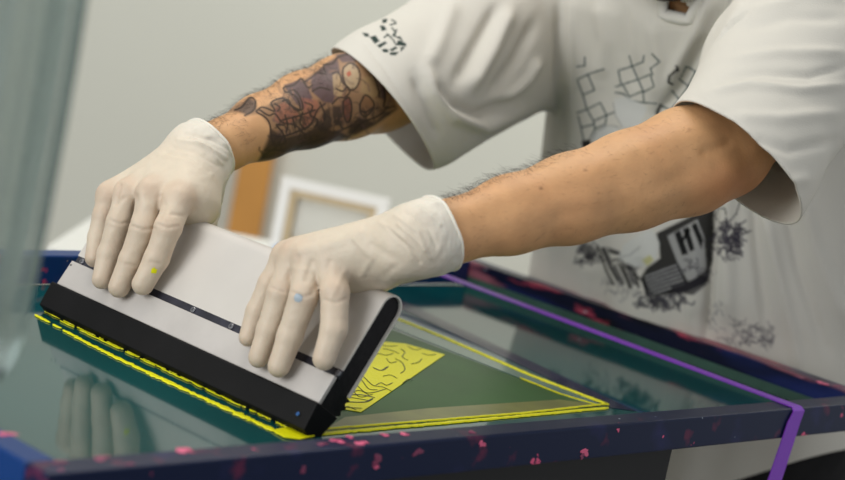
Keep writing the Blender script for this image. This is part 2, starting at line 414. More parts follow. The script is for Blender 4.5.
# green inner lip of the far right bar and splashes of ink on the bars
M_lip = mat('green_stained_wood', (52, 84, 72), .4, var=.25, vscale=30)
o = obj('inner_lip', *box3(V(*(B - e1 * (BW + .0009) + e2 * (BW + .001))[:2], ZP + .0006), e2 * (L2 - 2 * BW - .002), -e1 * .0012, V(0, 0, .010)), M_lip, frame); fixn(o); o['label'] = 'green stained inner lip'
M_pink = mat('pink_ink', (222, 92, 132), .35); M_mag = mat('dark_pink_ink', (128, 48, 84), .4)
rs = np.random.RandomState(21)
def blot(x, y, r, m, face):
    if face == 't': c = onz(x, y, ZT + .0002); a, b, n_ = e1, e2, V(0, 0, 1)
    else:
        q = ray(x, y); nn_ = unit(np.cross(e1, V(0, 0, 1))); nn_ = nn_ if nn_ @ cf < 0 else -nn_; k = ((A - CAM) @ nn_) / (q @ nn_); c = CAM + q * k + nn_ * .0002; a, b, n_ = e1, V(0, 0, 1), nn_
    ph = rs.uniform(0, 6, 3); ring = []
    for k in range(18):
        t = k * math.pi / 9; w = r * (1 + .35 * math.sin(2 * t + ph[0]) + .25 * math.sin(3 * t + ph[1]) + .15 * math.sin(5 * t + ph[2])); ring.append(c + a * w * math.cos(t) + b * w * .75 * math.sin(t))
    o = obj('ink_splash', *prism(None, [ring, [c + (p - c) * .8 + n_ * .0004 for p in ring]]), m, frame); fixn(o); o['label'] = 'pink ink splash' if m is M_pink else 'dull pink ink splash'
for x, y, r, m, f_ in [(183, 450, .006, M_pink, 't'), (101, 458, .006, M_mag, 't'), (60, 462, .004, M_mag, 't'), (338, 441, .005, M_pink, 't'), (361, 443, .0055, M_pink, 't'), (404, 434, .004, M_pink, 't'), (385, 435, .0035, M_pink, 't'), (350, 437, .003, M_pink, 't'), (472, 432, .004, M_mag, 't'), (322, 444, .004, M_mag, 't'), (7, 434, .005, M_pink, 't'), (130, 464, .003, M_mag, 't'),
                       (377, 460, .005, M_mag, 'f'), (376, 466, .003, M_pink, 'f'), (303, 470, .003, M_mag, 'f'), (585, 452, .0045, M_pink, 'f'), (582, 456, .003, M_mag, 'f'), (482, 444, .0035, M_pink, 'f'), (418, 452, .004, M_mag, 'f'), (618, 430, .002, M_pink, 'f'), (822, 383, .007, M_pink, 't'), (838, 386, .006, M_mag, 't'), (800, 377, .005, M_mag, 't')]: blot(x, y, r, m, f_)

# elastic strap round the frame
M_purple = mat('purple_elastic', (132, 58, 192), .45, bump=.3, bscale=900)
sA = onz(786, 404, ZT); sFar = onz(425, 269, ZT)
d_s = unit(sFar - sA)
def hit_line(p, d, q, e):   # intersection of two horizontal lines
    M2 = np.array([[d[0], -e[0]], [d[1], -e[1]]]); t = np.linalg.solve(M2, (q - p)[:2]); return p + d * t[0]
sNear = hit_line(sA, d_s, A, e1); sEnd = hit_line(sA, d_s, Dd, e1)
side = unit(np.cross(d_s, V(0, 0, 1))); hw = .0062; th = .0012; g = .0004
path = [sNear - d_s * .002 - V(0, 0, .115) - e1 * .022, sNear - d_s * (th + g) - V(0, 0, .012) - e1 * .004, sNear - d_s * (th + g) + V(0, 0, -.002), sNear + V(0, 0, g + th / 2) + d_s * .002]
wd = [.0125, .0105, .009, .0075]
n = 24
for k in range(1, n + 1): path.append(sNear + (sEnd - sNear) * k / n + V(0, 0, g + th / 2)); wd.append(hw + max(0, 2 - k) * .0006)
path += [sEnd + d_s * (th + g) - V(0, 0, .004), sEnd + d_s * (th + g) - V(0, 0, .03)]; wd += [hw, hw]
rings = []
for i, p in enumerate(path):
    t = unit(path[min(i + 1, len(path) - 1)] - path[max(i - 1, 0)]); sdd = side if i > 3 else e1; nn = unit(np.cross(t, sdd)); w = wd[i]
    rings.append([p - sdd * w - nn * th / 2, p + sdd * w - nn * th / 2, p + sdd * w + nn * th / 2, p + nn * (th * (.2 if i < 3 else .5)), p - sdd * w + nn * th / 2])
strap = obj('elastic_strap', *prism(None, rings), M_purple, smooth=False, origin=sNear); fixn(strap)
tag(strap, 'purple elastic strap stretched over the blue frame with its end hanging down', 'strap')

# press table under the frame
M_black = mat('black_metal', (14, 14, 16), .6)
tc_ = A + e1 * .03 + e2 * .03; tb = V(tc_[0], tc_[1], ZP - .0035)
tl = empty('press_table', (*((A + Cc) / 2)[:2], 0), 'black press table carrying the blue screen frame', 'table')
o = obj('table_top', *box3(tb - V(0, 0, .05), e1 * .66, e2 * (L2 - .06), V(0, 0, .05)), M_black, tl); fixn(o, .002)
for a, b in ((.06, .04), (.5, .04), (.06, L2 - .14), (.5, L2 - .14)):
    q = tb + e1 * a + e2 * b; q = V(q[0], q[1], 0)
    o = obj('leg', *box3(q, e1 * .05, e2 * .05, V(0, 0, ZP - .0535)), M_black, tl); fixn(o, .002)

# ============================================================ SQUEEGEE
P0 = onz(43, 310, ZP + .0025); P1 = onz(303, 434, ZP + .0025)
E = unit(P0 - P1); LS = np.linalg.norm(P0 - P1)
NH = unit(np.cross(E, V(0, 0, 1))); NH = NH if NH @ e1 > 0 else -NH
LA = math.radians(30.5); VV = NH * math.sin(LA) + V(0, 0, 1) * math.cos(LA); WW = -NH * math.cos(LA) + V(0, 0, 1) * math.sin(LA)
T = .134
def sq(u, t, w): return P1 + E * u + VV * t + WW * w
def onF(x, y, off):
    q = ray(x, y); o = sq(0, 0, off); k = ((o - CAM) @ WW) / (q @ WW); return CAM + q * k
M_alu = mat('brushed_aluminium', (208, 202, 194), .42, metal=.12, bump=.1, bscale=90, var=.04, vscale=14)
M_alu2 = mat('aluminium_strip', (194, 188, 182), .45, metal=.12, bump=.15, bscale=150, var=.08, vscale=25)
M_slot = mat('dark_slot', (40, 40, 50), .4, bump=.4, bscale=200, var=.5, vscale=60)
M_rub = mat('black_rubber', (13, 12, 13), .6, var=.3, vscale=30, spec=.2)
M_cap = mat('black_end_plug', (15, 12, 14), .6, spec=.3, bump=.8, bscale=150, var=.6, vscale=60)
squeegee = empty('squeegee', P1, 'aluminium squeegee with folded grey top and black rubber blade held on the screen', 'squeegee')
def ext(prof, u0, u1): return prism(None, [[sq(u0, t, w) for t, w in prof], [sq(u1, t, w) for t, w in prof]])
R = .0125; th = .0016
path = [(.0585, 0), (.09, 0), (T - R, 0)] + [(T - R + R * math.sin(a), -R + R * math.cos(a)) for a in np.linspace(.2, math.pi, 12)] + [(.08, -2 * R), (.045, -2 * R)]
inner = [(.0585, -th), (.09, -th), (T - R, -th)] + [(T - R + (R - th) * math.sin(a), -R + (R - th) * math.cos(a)) for a in np.linspace(.2, math.pi, 12)] + [(.08, -2 * R + th), (.045, -2 * R + th)]
def sheet(u0, u1):
    n = len(path); vs = []; fs = []
    for u in (u0, u1):
        vs += [sq(u, *p) for p in path] + [sq(u, *p) for p in inner]
    m = 2 * n
    for i in range(n - 1):
        fs += [(i, i + 1, m + i + 1, m + i), (n + i, m + n + i, m + n + i + 1, n + i + 1), (i, n + i, n + i + 1, i + 1), (m + i, m + i + 1, m + n + i + 1, m + n + i)]
    fs += [(0, m, m + n, n), (n - 1, 2 * n - 1, m + 2 * n - 1, m + n - 1)]
    return vs, fs
o = obj('folded_plate', *sheet(-.001, LS + .001), M_alu, squeegee); fixn(o); o.data.shade_smooth(); o['label'] = 'pale grey aluminium folded plate'
mm = o.modifiers.new('es', 'EDGE_SPLIT'); mm.split_angle = math.radians(40)
o = obj('clamp_strip', *ext([(.0265, .0035), (.0515, .0035), (.0515, -.0005), (.0265, -.0005)], 0, LS), M_alu2, squeegee); fixn(o, .0006); o['label'] = 'pale aluminium strip'
o = obj('slot', *ext([(.0515, .0), (.0585, .0), (.0585, -.004), (.0515, -.004)], .0005, LS - .0005), M_slot, squeegee); fixn(o); o['label'] = 'dark grooved slot'
o = obj('blade', *ext([(0, -.004), (.0025, .005), (.0245, .0075), (.0262, .0068), (.0264, -.0225), (.006, -.0165), (0, -.008)], -.003, LS + .003), M_rub, squeegee); fixn(o, .0008); o['label'] = 'black rubber blade'
# jagged back housing + end plugs
rs = np.random.RandomState(4)
def plug(u0, u1):
    prof = [(.0265, -.001), (.0575, -.0045), (.062, -.0018)] + [(T - R, -th)] + [(T - R + (R - th) * math.sin(a), -R + (R - th) * math.cos(a)) for a in np.linspace(.2, math.pi, 10)] + [(.075, -2 * R + th), (.045, -2 * R + th), (.044, -.0295), (.040, -.026), (.037, -.030), (.033, -.0265), (.030, -.0290), (.0268, -.0235)]
    return ext(prof, u0, u1)
for a, b in ((.0015, .010), (LS - .010, LS - .0015)):
    o = obj('end_plug', *plug(a, b), M_cap, squeegee); fixn(o, .0003)
o = obj('back_housing', *ext([(.0265, -.005), (.05, -.005), (.05, -.018), (.044, -.0225), (.0265, -.021)], .010, LS - .010), M_cap, squeegee); fixn(o)
M_steel = mat('steel_screw', (150, 150, 155), .3, metal=.9)
def disc(c, nrm, r, h, n=16, sock=True):
    nrm = unit(nrm); a = unit(np.cross(nrm, V(.3, .1, .9))); b = np.cross(nrm, a)
    rg = lambda rr, z: [c + nrm * z + rr * (math.cos(k * 2 * math.pi / n) * a + math.sin(k * 2 * math.pi / n) * b) for k in range(n)]
    L = [rg(r, 0), rg(r, h * .8), rg(r * .85, h)]
    if sock: L += [rg(r * .45, h), rg(r * .4, h * .4)]
    return prism(None, L)
for x, y in ((193.5, 310), (82, 262), (232, 326), (340, 371)):
    p = onF(x, y, 0); u = (p - P1) @ E
    o = obj('screw', *disc(sq(u, .055, 0), WW, .0026, .0014), M_steel, squeegee); fixn(o)
for x, y in ((67.5, 261), (71, 265)):
    p = onF(x, y, .0035); o = obj('rivet_hole', *disc(p, WW, .0010, .0002, sock=False), M_slot, squeegee); fixn(o)
o = obj('blade_screw', *disc(onF(298, 414, .0068), WW, .0016, .0008), mat('blue_dot', (40, 90, 150), .4), squeegee); fixn(o); o['label'] = 'small blue dot'

# ============================================================ PERSON
person = empty('person', (.62, 2.05, 0), 'tattooed person in white printed t-shirt and latex gloves pulling the squeegee', 'person')
sx = unit(V(.72, -.69, 0)); nx = unit(V(-.69, -.72, 0)); zx = V(0, 0, 1)
# --- arms: (x, y, depth, radius)
wrN = at(436, 236, 1.435); wrF = at(208, 149, 1.655)
near_arm = [(420, 238, 1.425, .024), (450, 232, 1.44, .0245), (510, 215, 1.465, .031), (570, 199, 1.49, .0362), (630, 181, 1.515, .0408), (688, 161, 1.54, .0452), (722, 149, 1.56, .0415), (790, 60, 1.68, .052), (838, -30, 1.79, .058)]
far_arm = [(198, 155, 1.645, .0215), (224, 145, 1.665, .0232), (262, 127, 1.70, .030), (305, 110, 1.745, .036), (345, 97, 1.79, .041), (378, 88, 1.83, .044), (405, 78, 1.85, .042), (475, 25, 1.95, .052), (560, -25, 2.05, .056)]
def armf(a): return chain([at(*p[:3]) for p in a], [p[3] for p in a], .010)
shN = at(*near_arm[-1][:3]); shF = at(*far_arm[-1][:3])
chest = (shN + shF) / 2
neck0 = at(676, -28, 1.90)
waist = at(715, 330, 2.17)
hips = V(waist[0] + .06, waist[1] + .05, .86)
print('shoulders', shN, shF, 'chest', chest, 'waist', waist, 'neck', neck0)
headc = at(672, -118, 1.80); chin = at(668, -3, 1.80)
hz = unit(at(672, -200, 1.84) - chin); hn = unit(nx - (nx @ hz) * hz); hx = np.cross(hn, hz)
ax3 = (sx, nx, zx)
skull = smin([ell(headc + hz * .03 - hn * .015, (hx, hn, hz), (.076, .095, .095)), ell(headc - hz * .045 + hn * .015, (hx, hn, hz), (.058, .068, .075)), ell(headc - hz * .01 + hn * .095, (hx, hn, hz), (.014, .02, .026)),
              cone(headc - hz * .005 + hx * .074, .012, headc - hz * .03 + hx * .072, .009), cone(headc - hz * .005 - hx * .074, .012, headc - hz * .03 - hx * .072, .009),
              ell(headc - hz * .048 + hn * .082, (hx, hn, hz), (.026, .01, .01))], .012)
neckf = cone(neck0 - zx * .02 - nx * .03, .058, headc - hz * .04 - hn * .02, .054)
trunk = smin([ell(chest * .8 + waist * .2, ax3, (.16, .095, .20)), ell(waist, ax3, (.15, .095, .2)), ell(hips, ax3, (.155, .10, .14)), cone(shN, .05, neck0 - zx * .04, .05), cone(shF, .05, neck0 - zx * .04, .05)], .06)
bodyf = smin([smin([trunk, neckf], .04), armf(near_arm), armf(far_arm), skull], .02)
pts = np.array([at(*p[:3]) for p in near_arm + far_arm] + [headc + hz * .15, hips, waist])
lo = pts.min(0) - .16; hi = pts.max(0) + .16; lo[2] = .70
bp, bf_ = nets(bodyf, lo, hi, .003)
bp = relax(bp, bf_, 2)
Nb = vnorm(bp, bf_)
# elbow hollow / muscle relief on the near arm, loose skin and veins
uv, dd = pproj(bp)
def bump_px(P, N, uv, dd, px, d0, w, amp):
    pts = [at(x, y, d0) for x, y in px]
    m = (np.abs(dd - d0) < .12)
    u2 = np.array(px, float); best = np.full(len(P), 1e9)
    for a, b in zip(u2[:-1], u2[1:]):
        ba = b - a; t = np.clip(((uv - a) @ ba) / (ba @ ba + 1e-9), 0, 1); best = np.minimum(best, np.linalg.norm(uv - a - t[:, None] * ba, axis=1))
    face = np.clip(-(N @ cf), 0, 1)
    P += N * (amp * np.exp(-(best / w) ** 2) * m * face)[:, None]
for px, d0, w, amp in [([(752, 160), (735, 172)], 1.52, 16, .004), ([(728, 143), (715, 150), (705, 152)], 1.52, 5, -.0025), ([(640, 200), (690, 193), (735, 176)], 1.49, 14, .0025),
                       ([(560, 215), (620, 207), (680, 176)], 1.48, 8, -.0012), ([(470, 222), (530, 200), (600, 180)], 1.45, 8, -.0008), ([(600, 165), (660, 140), (700, 128)], 1.48, 16, .003)]:
    bump_px(bp, Nb, uv, dd, px, d0, w, amp)
M_skin = painted('skin', .5, sss=.05, bump=.3, bscale=420, var=.08, spec=.35)
body = npmesh('body', bp, bf_, M_skin, person)
body['label'] = 'tanned skin with a dark figurative tattoo sleeve'
def tatsel(co):
    uv, d = pproj(co); return (uv[:, 0] > 205) & (uv[:, 0] < 410) & (uv[:, 1] > 30) & (uv[:, 1] < 175) & (d < 1.9)
refine(body, tatsel, 2)
co = coords(body); nb = normals(body); uv, d = pproj(co)
skin = np.array(s2l((204, 158, 112))); base = np.tile(skin, (len(co), 1))
red = np.clip(noise3(co, 25, 3) * .5 + .3, 0, 1)[:, None]; base = base * (1 - .12 * red * np.array([.2, 1, 1.2]))
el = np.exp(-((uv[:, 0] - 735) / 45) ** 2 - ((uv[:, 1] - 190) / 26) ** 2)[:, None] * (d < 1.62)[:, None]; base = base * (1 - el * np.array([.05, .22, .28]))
cv = Canvas(190, 20, 420, 185, 4)
def Z(pts): return [(200 + x / 4, 50 + y / 4) for x, y in pts]
ink = (34, 28, 32)
cv.fill(Z([(100, 250), (150, 215), (200, 188), (222, 205), (232, 238), (290, 210), (330, 190), (335, 150), (400, 118), (450, 100), (500, 55), (560, 10), (640, 5), (700, 60), (745, 130), (795, 235), (700, 300), (600, 350), (480, 395), (330, 430), (230, 445), (262, 370), (285, 310), (240, 255), (190, 262), (150, 250)]), (92, 70, 56), .62, 3)
cv.fill(Z([(150, 240), (195, 190), (222, 205), (222, 238), (190, 260)]), (60, 56, 58), .75, 2.5)
for q in ([(335, 140), (400, 118), (430, 145), (450, 190), (415, 240), (385, 215), (360, 180)], [(445, 110), (495, 60), (550, 30), (560, 90), (540, 180), (530, 215), (490, 205), (445, 165)], [(540, 20), (600, 8), (650, 20), (620, 45), (570, 50)], [(640, 20), (700, 60), (745, 140), (740, 200), (715, 190), (700, 120), (660, 60)]):
    cv.fill(Z(q), (58, 48, 66), .85, 2)
for q in ([(300, 230), (335, 205), (390, 245), (400, 270), (350, 300), (300, 285)], [(400, 190), (470, 200), (480, 235), (455, 290), (405, 320), (415, 250)]): cv.fill(Z(q), (150, 84, 68), .65, 2)
for q in ([(285, 315), (340, 350), (420, 330), (480, 300), (525, 320), (560, 330), (600, 345), (480, 392), (330, 428), (235, 445), (270, 370)], [(530, 222), (562, 226), (575, 262), (570, 305), (540, 300), (528, 265)], [(600, 300), (640, 270), (700, 290), (720, 270), (740, 250), (780, 240), (700, 300), (620, 340), (590, 335)], [(460, 300), (500, 240), (520, 230), (530, 310), (500, 330)]):
    cv.fill(Z(q), (22, 19, 20), .9, 3)
cv.fill(Z([(572, 200), (595, 190), (606, 220), (604, 265), (592, 290), (575, 265)]), (120, 62, 50), .85, 1)
cv.fill(Z([(530, 100), (555, 90), (570, 130), (590, 150), (560, 190), (535, 180)]), (176, 148, 108), .8, 1)
cv.fill(Z([(575, 70), (600, 52), (630, 70), (640, 110), (625, 150), (600, 158), (580, 130)]), (178, 156, 124), .85, 1)
cv.fill(Z([(585, 92), (600, 82), (606, 98), (592, 108)]), (170, 66, 40), .9, 1)
cv.fill(Z([(650, 110), (690, 100), (720, 150), (725, 210), (690, 190), (640, 170)]), (170, 144, 100), .5, 3)
cv.fill(Z([(640, 215), (660, 180), (692, 205), (694, 232), (665, 265), (645, 250)]), (128, 88, 56), .8, 1)
lines = [[(225, 245), (250, 228), (300, 245), (285, 210), (332, 192), (355, 215), (400, 240), (412, 225), (395, 180), (370, 160), (345, 170), (335, 150), (375, 140), (405, 115), (430, 150), (450, 140)],
         [(228, 250), (262, 270), (280, 300), (285, 350), (300, 380), (340, 370), (330, 330), (305, 300), (335, 300)], [(240, 240), (275, 262), (300, 255), (330, 290), (380, 300), (410, 330)],
         [(285, 340), (330, 345), (380, 330), (440, 300), (470, 240), (500, 215)], [(340, 260), (350, 300), (345, 330)], [(370, 270), (380, 310)], [(410, 250), (400, 290), (420, 320)], [(330, 280), (400, 262), (460, 240)],
         [(360, 170), (390, 195), (400, 240), (375, 235), (350, 200), (330, 205)], [(415, 130), (445, 110), (470, 90), (500, 95), (495, 60), (530, 55), (550, 30), (600, 15), (650, 20)],
         [(575, 70), (600, 52), (630, 70), (640, 110), (625, 150), (600, 160), (578, 130), (570, 95), (575, 70)], [(530, 95), (545, 85), (560, 100), (570, 130), (600, 160), (580, 190), (555, 190), (530, 215)], [(545, 155), (570, 165), (585, 150)],
         [(572, 205), (595, 190), (606, 220), (604, 265), (590, 290), (575, 262), (572, 205)], [(640, 215), (662, 180), (692, 205), (694, 232), (662, 266), (642, 250), (640, 215)], [(640, 240), (660, 250), (690, 232)],
         [(620, 20), (680, 55), (720, 110), (740, 180), (735, 225)], [(655, 60), (690, 100), (712, 150), (718, 190)], [(610, 330), (650, 290), (700, 270), (735, 250)], [(250, 430), (290, 400), (350, 405), (420, 380), (500, 350)], [(260, 400), (300, 395), (330, 350)],
         [(420, 210), (450, 225), (440, 260), (470, 280), (460, 310)], [(480, 210), (500, 260), (490, 300)], [(140, 240), (170, 225), (200, 190), (222, 205), (215, 240), (180, 262)], [(300, 215), (320, 230), (310, 245)], [(450, 165), (480, 150), (520, 160)], [(560, 300), (575, 315), (610, 300)]]
for q in lines: cv.stroke(Z(catmull(q, 4)), 1.8, (16, 13, 16), .92, .8)
rt = np.random.RandomState(8)
def tex(poly, n, w, col, al, L):
    P_ = np.array(poly, float); lo_, hi_ = P_.min(0), P_.max(0)
    for _ in range(n):
        p = rt.uniform(lo_, hi_); ins = False
        for a, b in zip(P_, np.roll(P_, -1, 0)):
            if (a[1] > p[1]) != (b[1] > p[1]) and p[0] < (b[0] - a[0]) * (p[1] - a[1]) / (b[1] - a[1]) + a[0]: ins = not ins
        if not ins: continue
        q_ = [p]; an = rt.uniform(0, 6.28)
        for k in range(4): an += rt.uniform(-.9, .9); q_.append(q_[-1] + L / 4 * V(math.cos(an), math.sin(an)))
        cv.stroke(Z(q_), w, col, al, .8)
whole = [(240, 245), (290, 215), (340, 160), (450, 110), (540, 40), (640, 20), (730, 120), (780, 235), (600, 340), (480, 385), (330, 425), (250, 430), (285, 320)]
tex(whole, 70, 3.2, (64, 46, 44), .35, 50); tex(whole, 60, 2.4, (84, 60, 70), .4, 40); tex(whole, 45, 1.2, (30, 22, 24), .6, 38); tex(whole, 30, 1.6, (150, 104, 76), .5, 30)
tex([(260, 380), (300, 300), (440, 260), (560, 270), (760, 220), (780, 240), (600, 345), (480, 392), (330, 428), (240, 440)], 120, 2.2, (20, 16, 18), .6, 40)
for q in lines: cv.stroke(Z(catmull(q, 4)), 1.3, (16, 13, 16), .8, .8)
for k in range(7): cv.stroke(Z([(648 + k * 9, 50 + k * 17), (668 + k * 8, 72 + k * 15)]), .8, ink, .5)
for k in range(5): cv.stroke(Z([(340 + k * 26, 300 - k * 8), (350 + k * 26, 345 - k * 10)]), 1.0, ink, .6)
q = cv.sample(uv); vis = ((nb @ cf < .12) & (d < 1.95) & (uv[:, 0] < 420))[:, None] * .93; base = base * (1 - q[:, 3:] * vis) + q[:, :3] * vis
for mx_, my_, mr in ((541, 188, 1.7), (690, 130, 1.4), (585, 170, 1.2)):
    w = (np.exp(-((uv[:, 0] - mx_) ** 2 + (uv[:, 1] - my_) ** 2) / mr ** 2) * (d < 1.6) * (nb @ cf < 0))[:, None] * .7; base = base * (1 - w) + np.array(s2l((90, 50, 35))) * w
pigment(body.data, base)

# --- hands in gloves -------------------------------------------------
M_glove = painted('white_latex', .5, sss=.08, bump=.9, bscale=110, var=.03, spec=.35)
def roll_ring(c, axis, a, b, ra, rb, r, wob=.0015, n=40, seed=0):
    rs = np.random.RandomState(seed); ph = rs.uniform(0, 6, 3); pts = []
    for k in range(n + 1):
        t = k * 2 * math.pi / n; w = 1 + wob / ra * (math.sin(3 * t + ph[0]) + .6 * math.sin(5 * t + ph[1]))
        pts.append(c + a * ra * w * math.cos(t) + b * rb * w * math.sin(t) + axis * .002 * math.sin(2 * t + ph[2]))
    return tube(pts, r, 8)
def hand(name, label, fingers, thumb, wrist_pts, palm, cuff, seed, creases):
    fr = [chain(p, r, .003) for p, r in fingers]
    allf = smin(fr, .0012)
    pl = smin([cone(a, ra, b, rb) for a, ra, b, rb in palm], .012)
    wr = chain([p for p, r in wrist_pts], [r for p, r in wrist_pts], .01)
    th_ = chain(thumb[0], thumb[1], .004)
    f = smin([smin([pl, wr], .014), allf], .0065); g = smin([f, th_], .008)
    cc, cn = cuff           # cut the sleeve of the glove at the cuff plane
    cn = unit(cn)
    def cut(X, Y, Z_): return np.maximum(g(X, Y, Z_), (X - cc[0]) * cn[0] + (Y - cc[1]) * cn[1] + (Z_ - cc[2]) * cn[2])
    P = np.array([p for q, _ in fingers for p in q] + list(thumb[0]) + [p for p, _ in wrist_pts])
    pos, fc = nets(cut, P.min(0) - .045, P.max(0) + .045, .0013, pad=.01); pos = relax(pos, fc, 2)
    N = vnorm(pos, fc)
    # latex wrinkles: fine cross-creases near the cuff, soft noise elsewhere
    s = -((pos - cc) @ cn)
    wv = np.exp(-(s / .03) ** 2)
    pos = pos + N * (noise3(pos, 90, seed, 3, (1.2, 1.2, 1)) * (.00035 + .0011 * wv))[:, None]
    uv, d = pproj(pos); face = np.clip(-(N @ cf) + .2, 0, 1)
    for px, w, amp in creases:
        u2 = np.array(px, float); best = np.full(len(pos), 1e9)
        for a, b in zip(u2[:-1], u2[1:]):
            ba = b - a; t = np.clip(((uv - a) @ ba) / (ba @ ba + 1e-9), 0, 1); best = np.minimum(best, np.linalg.norm(uv - a - t[:, None] * ba, axis=1))
        pos = pos + N * (amp * np.exp(-(best / w) ** 2) * face)[:, None]
    # drop the cut face so that the cuff is open
    N = vnorm(pos, fc); fm = (s[fc].mean(1) < .0006)
    o = npmesh(name, pos, fc[~fm], M_glove, person); o['label'] = label
    base = np.tile(np.array(s2l((212, 198, 177))), (len(pos), 1)); kn = np.zeros(len(pos))
    for q, _ in fingers:
        kn = np.maximum(kn, .9 * np.exp(-(np.linalg.norm(pos - q[0], axis=1) / .016) ** 4)); kn = np.maximum(kn, .55 * np.exp(-(np.linalg.norm(pos - q[1], axis=1) / .015) ** 4)); kn = np.maximum(kn, .5 * np.exp(-(np.linalg.norm(pos - q[3], axis=1) / .014) ** 4))
        kn = np.maximum(kn, .35 * np.exp(-(polydist(pos, [np.array(x_) for x_ in q]) / .015) ** 4))
    kn = np.clip(kn * (.8 + .35 * noise3(pos, 60, seed + 9, 2)), 0, 1)[:, None]; wh = np.clip(wv * 1.1, 0, 1)[:, None]
    base = base * (1 - kn) + np.array(s2l((192, 158, 132))) * kn; base = base * (1 - wh) + np.array(s2l((218, 211, 197))) * wh; pigment(o.data, base)
    me = o.data; bm = bmesh.new(); bm.from_mesh(me); bmesh.ops.delete(bm, geom=[v for v in bm.verts if not v.link_faces], context='VERTS'); bm.to_mesh(me); bm.free()
    return o
# near glove (the person's left hand)
F = onF
fN = [
 ([F(330, 262, .030), F(335, 292, .030), F(334, 330, .021), F(324, 359, .0155)], [.0125, .0115, .0105, .0092]),      # index
 ([F(309, 258, .036), F(304, 296, .034), F(290, 336, .022), F(279, 366, .0155)], [.0128, .0115, .0105, .0092]),
 ([F(296, 256, .034), F(281, 293, .031), F(269, 329, .021), F(259, 357, .0150)], [.0125, .0108, .0098, .0088]),
 ([F(287, 257, .028), F(270, 284, .025), F(257, 312, .018), F(248, 337, .0135)], [.0115, .0098, .0090, .0080])]
wN = at(418, 240, 1.425)
palmN = [(fN[i][0][0], .0125, wN, .021) for i in range(4)] + [(F(360, 268, .002), .022, wN, .023), (F(345, 262, .012), .016, wN, .02)]
thN = ([at(400, 255, 1.42), F(366, 285, -.042), F(350, 312, -.039), F(336, 338, -.037)], [.019, .0135, .0125, .0105])
cN = at(441, 232, 1.437); dN = unit(at(510, 215, 1.465) - at(430, 237, 1.43)) + .10 * cu
gN = hand('glove', 'off-white latex glove gripping the near end of the squeegee', fN, thN, [(wN, .0265), (at(440, 233, 1.437), .0285), (at(466, 227, 1.45), .0315)], palmN, (cN, dN), 3,
  [([(395, 215), (418, 232), (425, 250)], 2.5, .0012), ([(405, 212), (428, 228), (436, 246)], 2.0, -.0012), ([(380, 222), (405, 240), (412, 258)], 2.5, .0010), ([(420, 207), (440, 225)], 2, .001),
   ([(330, 262), (322, 280), (312, 292)], 3, -.0010), ([(372, 245), (400, 262), (380, 280)], 4, -.0008), ([(300, 250), (330, 245), (360, 232)], 5, .0012), ([(289, 268), (310, 270)], 3, .0008), ([(345, 270), (330, 300)], 2.5, .0007), ([(292, 292), (304, 297), (314, 294)], 1.6, -.0009), ([(325, 300), (336, 303), (346, 299)], 1.6, -.0009), ([(272, 288), (284, 292)], 1.5, -.0008), ([(388, 228), (412, 250), (420, 262)], 1.8, -.0014), ([(398, 224), (420, 244), (430, 258)], 1.6, .0012), ([(355, 240), (372, 258), (362, 275)], 3, .001), ([(312, 262), (306, 280)], 3, -.0012), ([(298, 258), (290, 278)], 3, -.0012)])
# far glove (the person's right hand)
fF = [
 ([F(178, 200, .026), F(168, 228, .029), F(157, 258, .020), F(143, 284, .0150)], [.0128, .0118, .0108, .0098]),      # index
 ([F(152, 194, .034), F(143, 228, .031), F(131, 260, .021), F(119, 287, .0150)], [.0128, .0115, .0105, .0095]),
 ([F(129, 193, .033), F(119, 222, .029), F(109, 253, .020), F(102, 279, .0145)], [.0122, .0110, .0100, .0090]),
 ([F(111, 195, .025), F(104, 215, .022), F(98, 238, .016), F(94, 258, .0125)], [.0115, .0100, .0092, .0082])]
wF = at(196, 154, 1.645)
palmF = [(fF[i][0][0], .0128, wF, .021) for i in range(4)] + [(F(196, 205, -.004), .022, wF, .024), (F(190, 198, .008), .018, wF, .022)]
thF = ([at(208, 175, 1.64), F(205, 212, -.042), F(200, 240, -.039), F(190, 265, -.037)], [.019, .0135, .0125, .0105])
cF = at(209, 149, 1.657); dF = unit(at(262, 127, 1.70) - at(198, 153, 1.645)) + .30 * cu
gF = hand('glove', 'off-white latex glove pressing on the far end of the squeegee', fF, thF, [(wF, .0228), (at(212, 149, 1.657), .0243), (at(246, 136, 1.685), .0285)], palmF, (cF, dF), 5,
  [([(178, 140), (205, 145), (226, 158)], 2.2, .0014), ([(172, 147), (195, 152), (218, 166)], 2.2, -.0012), ([(185, 134), (212, 140), (234, 152)], 2, -.0012), ([(160, 155), (190, 160), (212, 175)], 2.5, .0010),
   ([(150, 170), (140, 190), (146, 205)], 5, .0014), ([(165, 205), (160, 218)], 3, -.0012), ([(172, 214), (184, 216), (196, 210)], 2, -.001), ([(120, 185), (116, 202)], 2.5, -.0016), ([(136, 196), (134, 212)], 2.5, -.0012), ([(158, 224), (168, 228), (178, 226)], 1.6, -.0009), ([(132, 226), (144, 230), (154, 228)], 1.6, -.0009), ([(110, 220), (120, 224), (130, 222)], 1.5, -.0008), ([(190, 138), (208, 148), (222, 164)], 1.6, .0012), ([(166, 152), (190, 158), (208, 172)], 2, -.001), ([(150, 262), (160, 264)], 1.4, -.0006), ([(126, 264), (136, 266)], 1.4, -.0006), ([(115, 205), (124, 198)], 2, -.001), ([(160, 196), (158, 212)], 3, -.0014)])
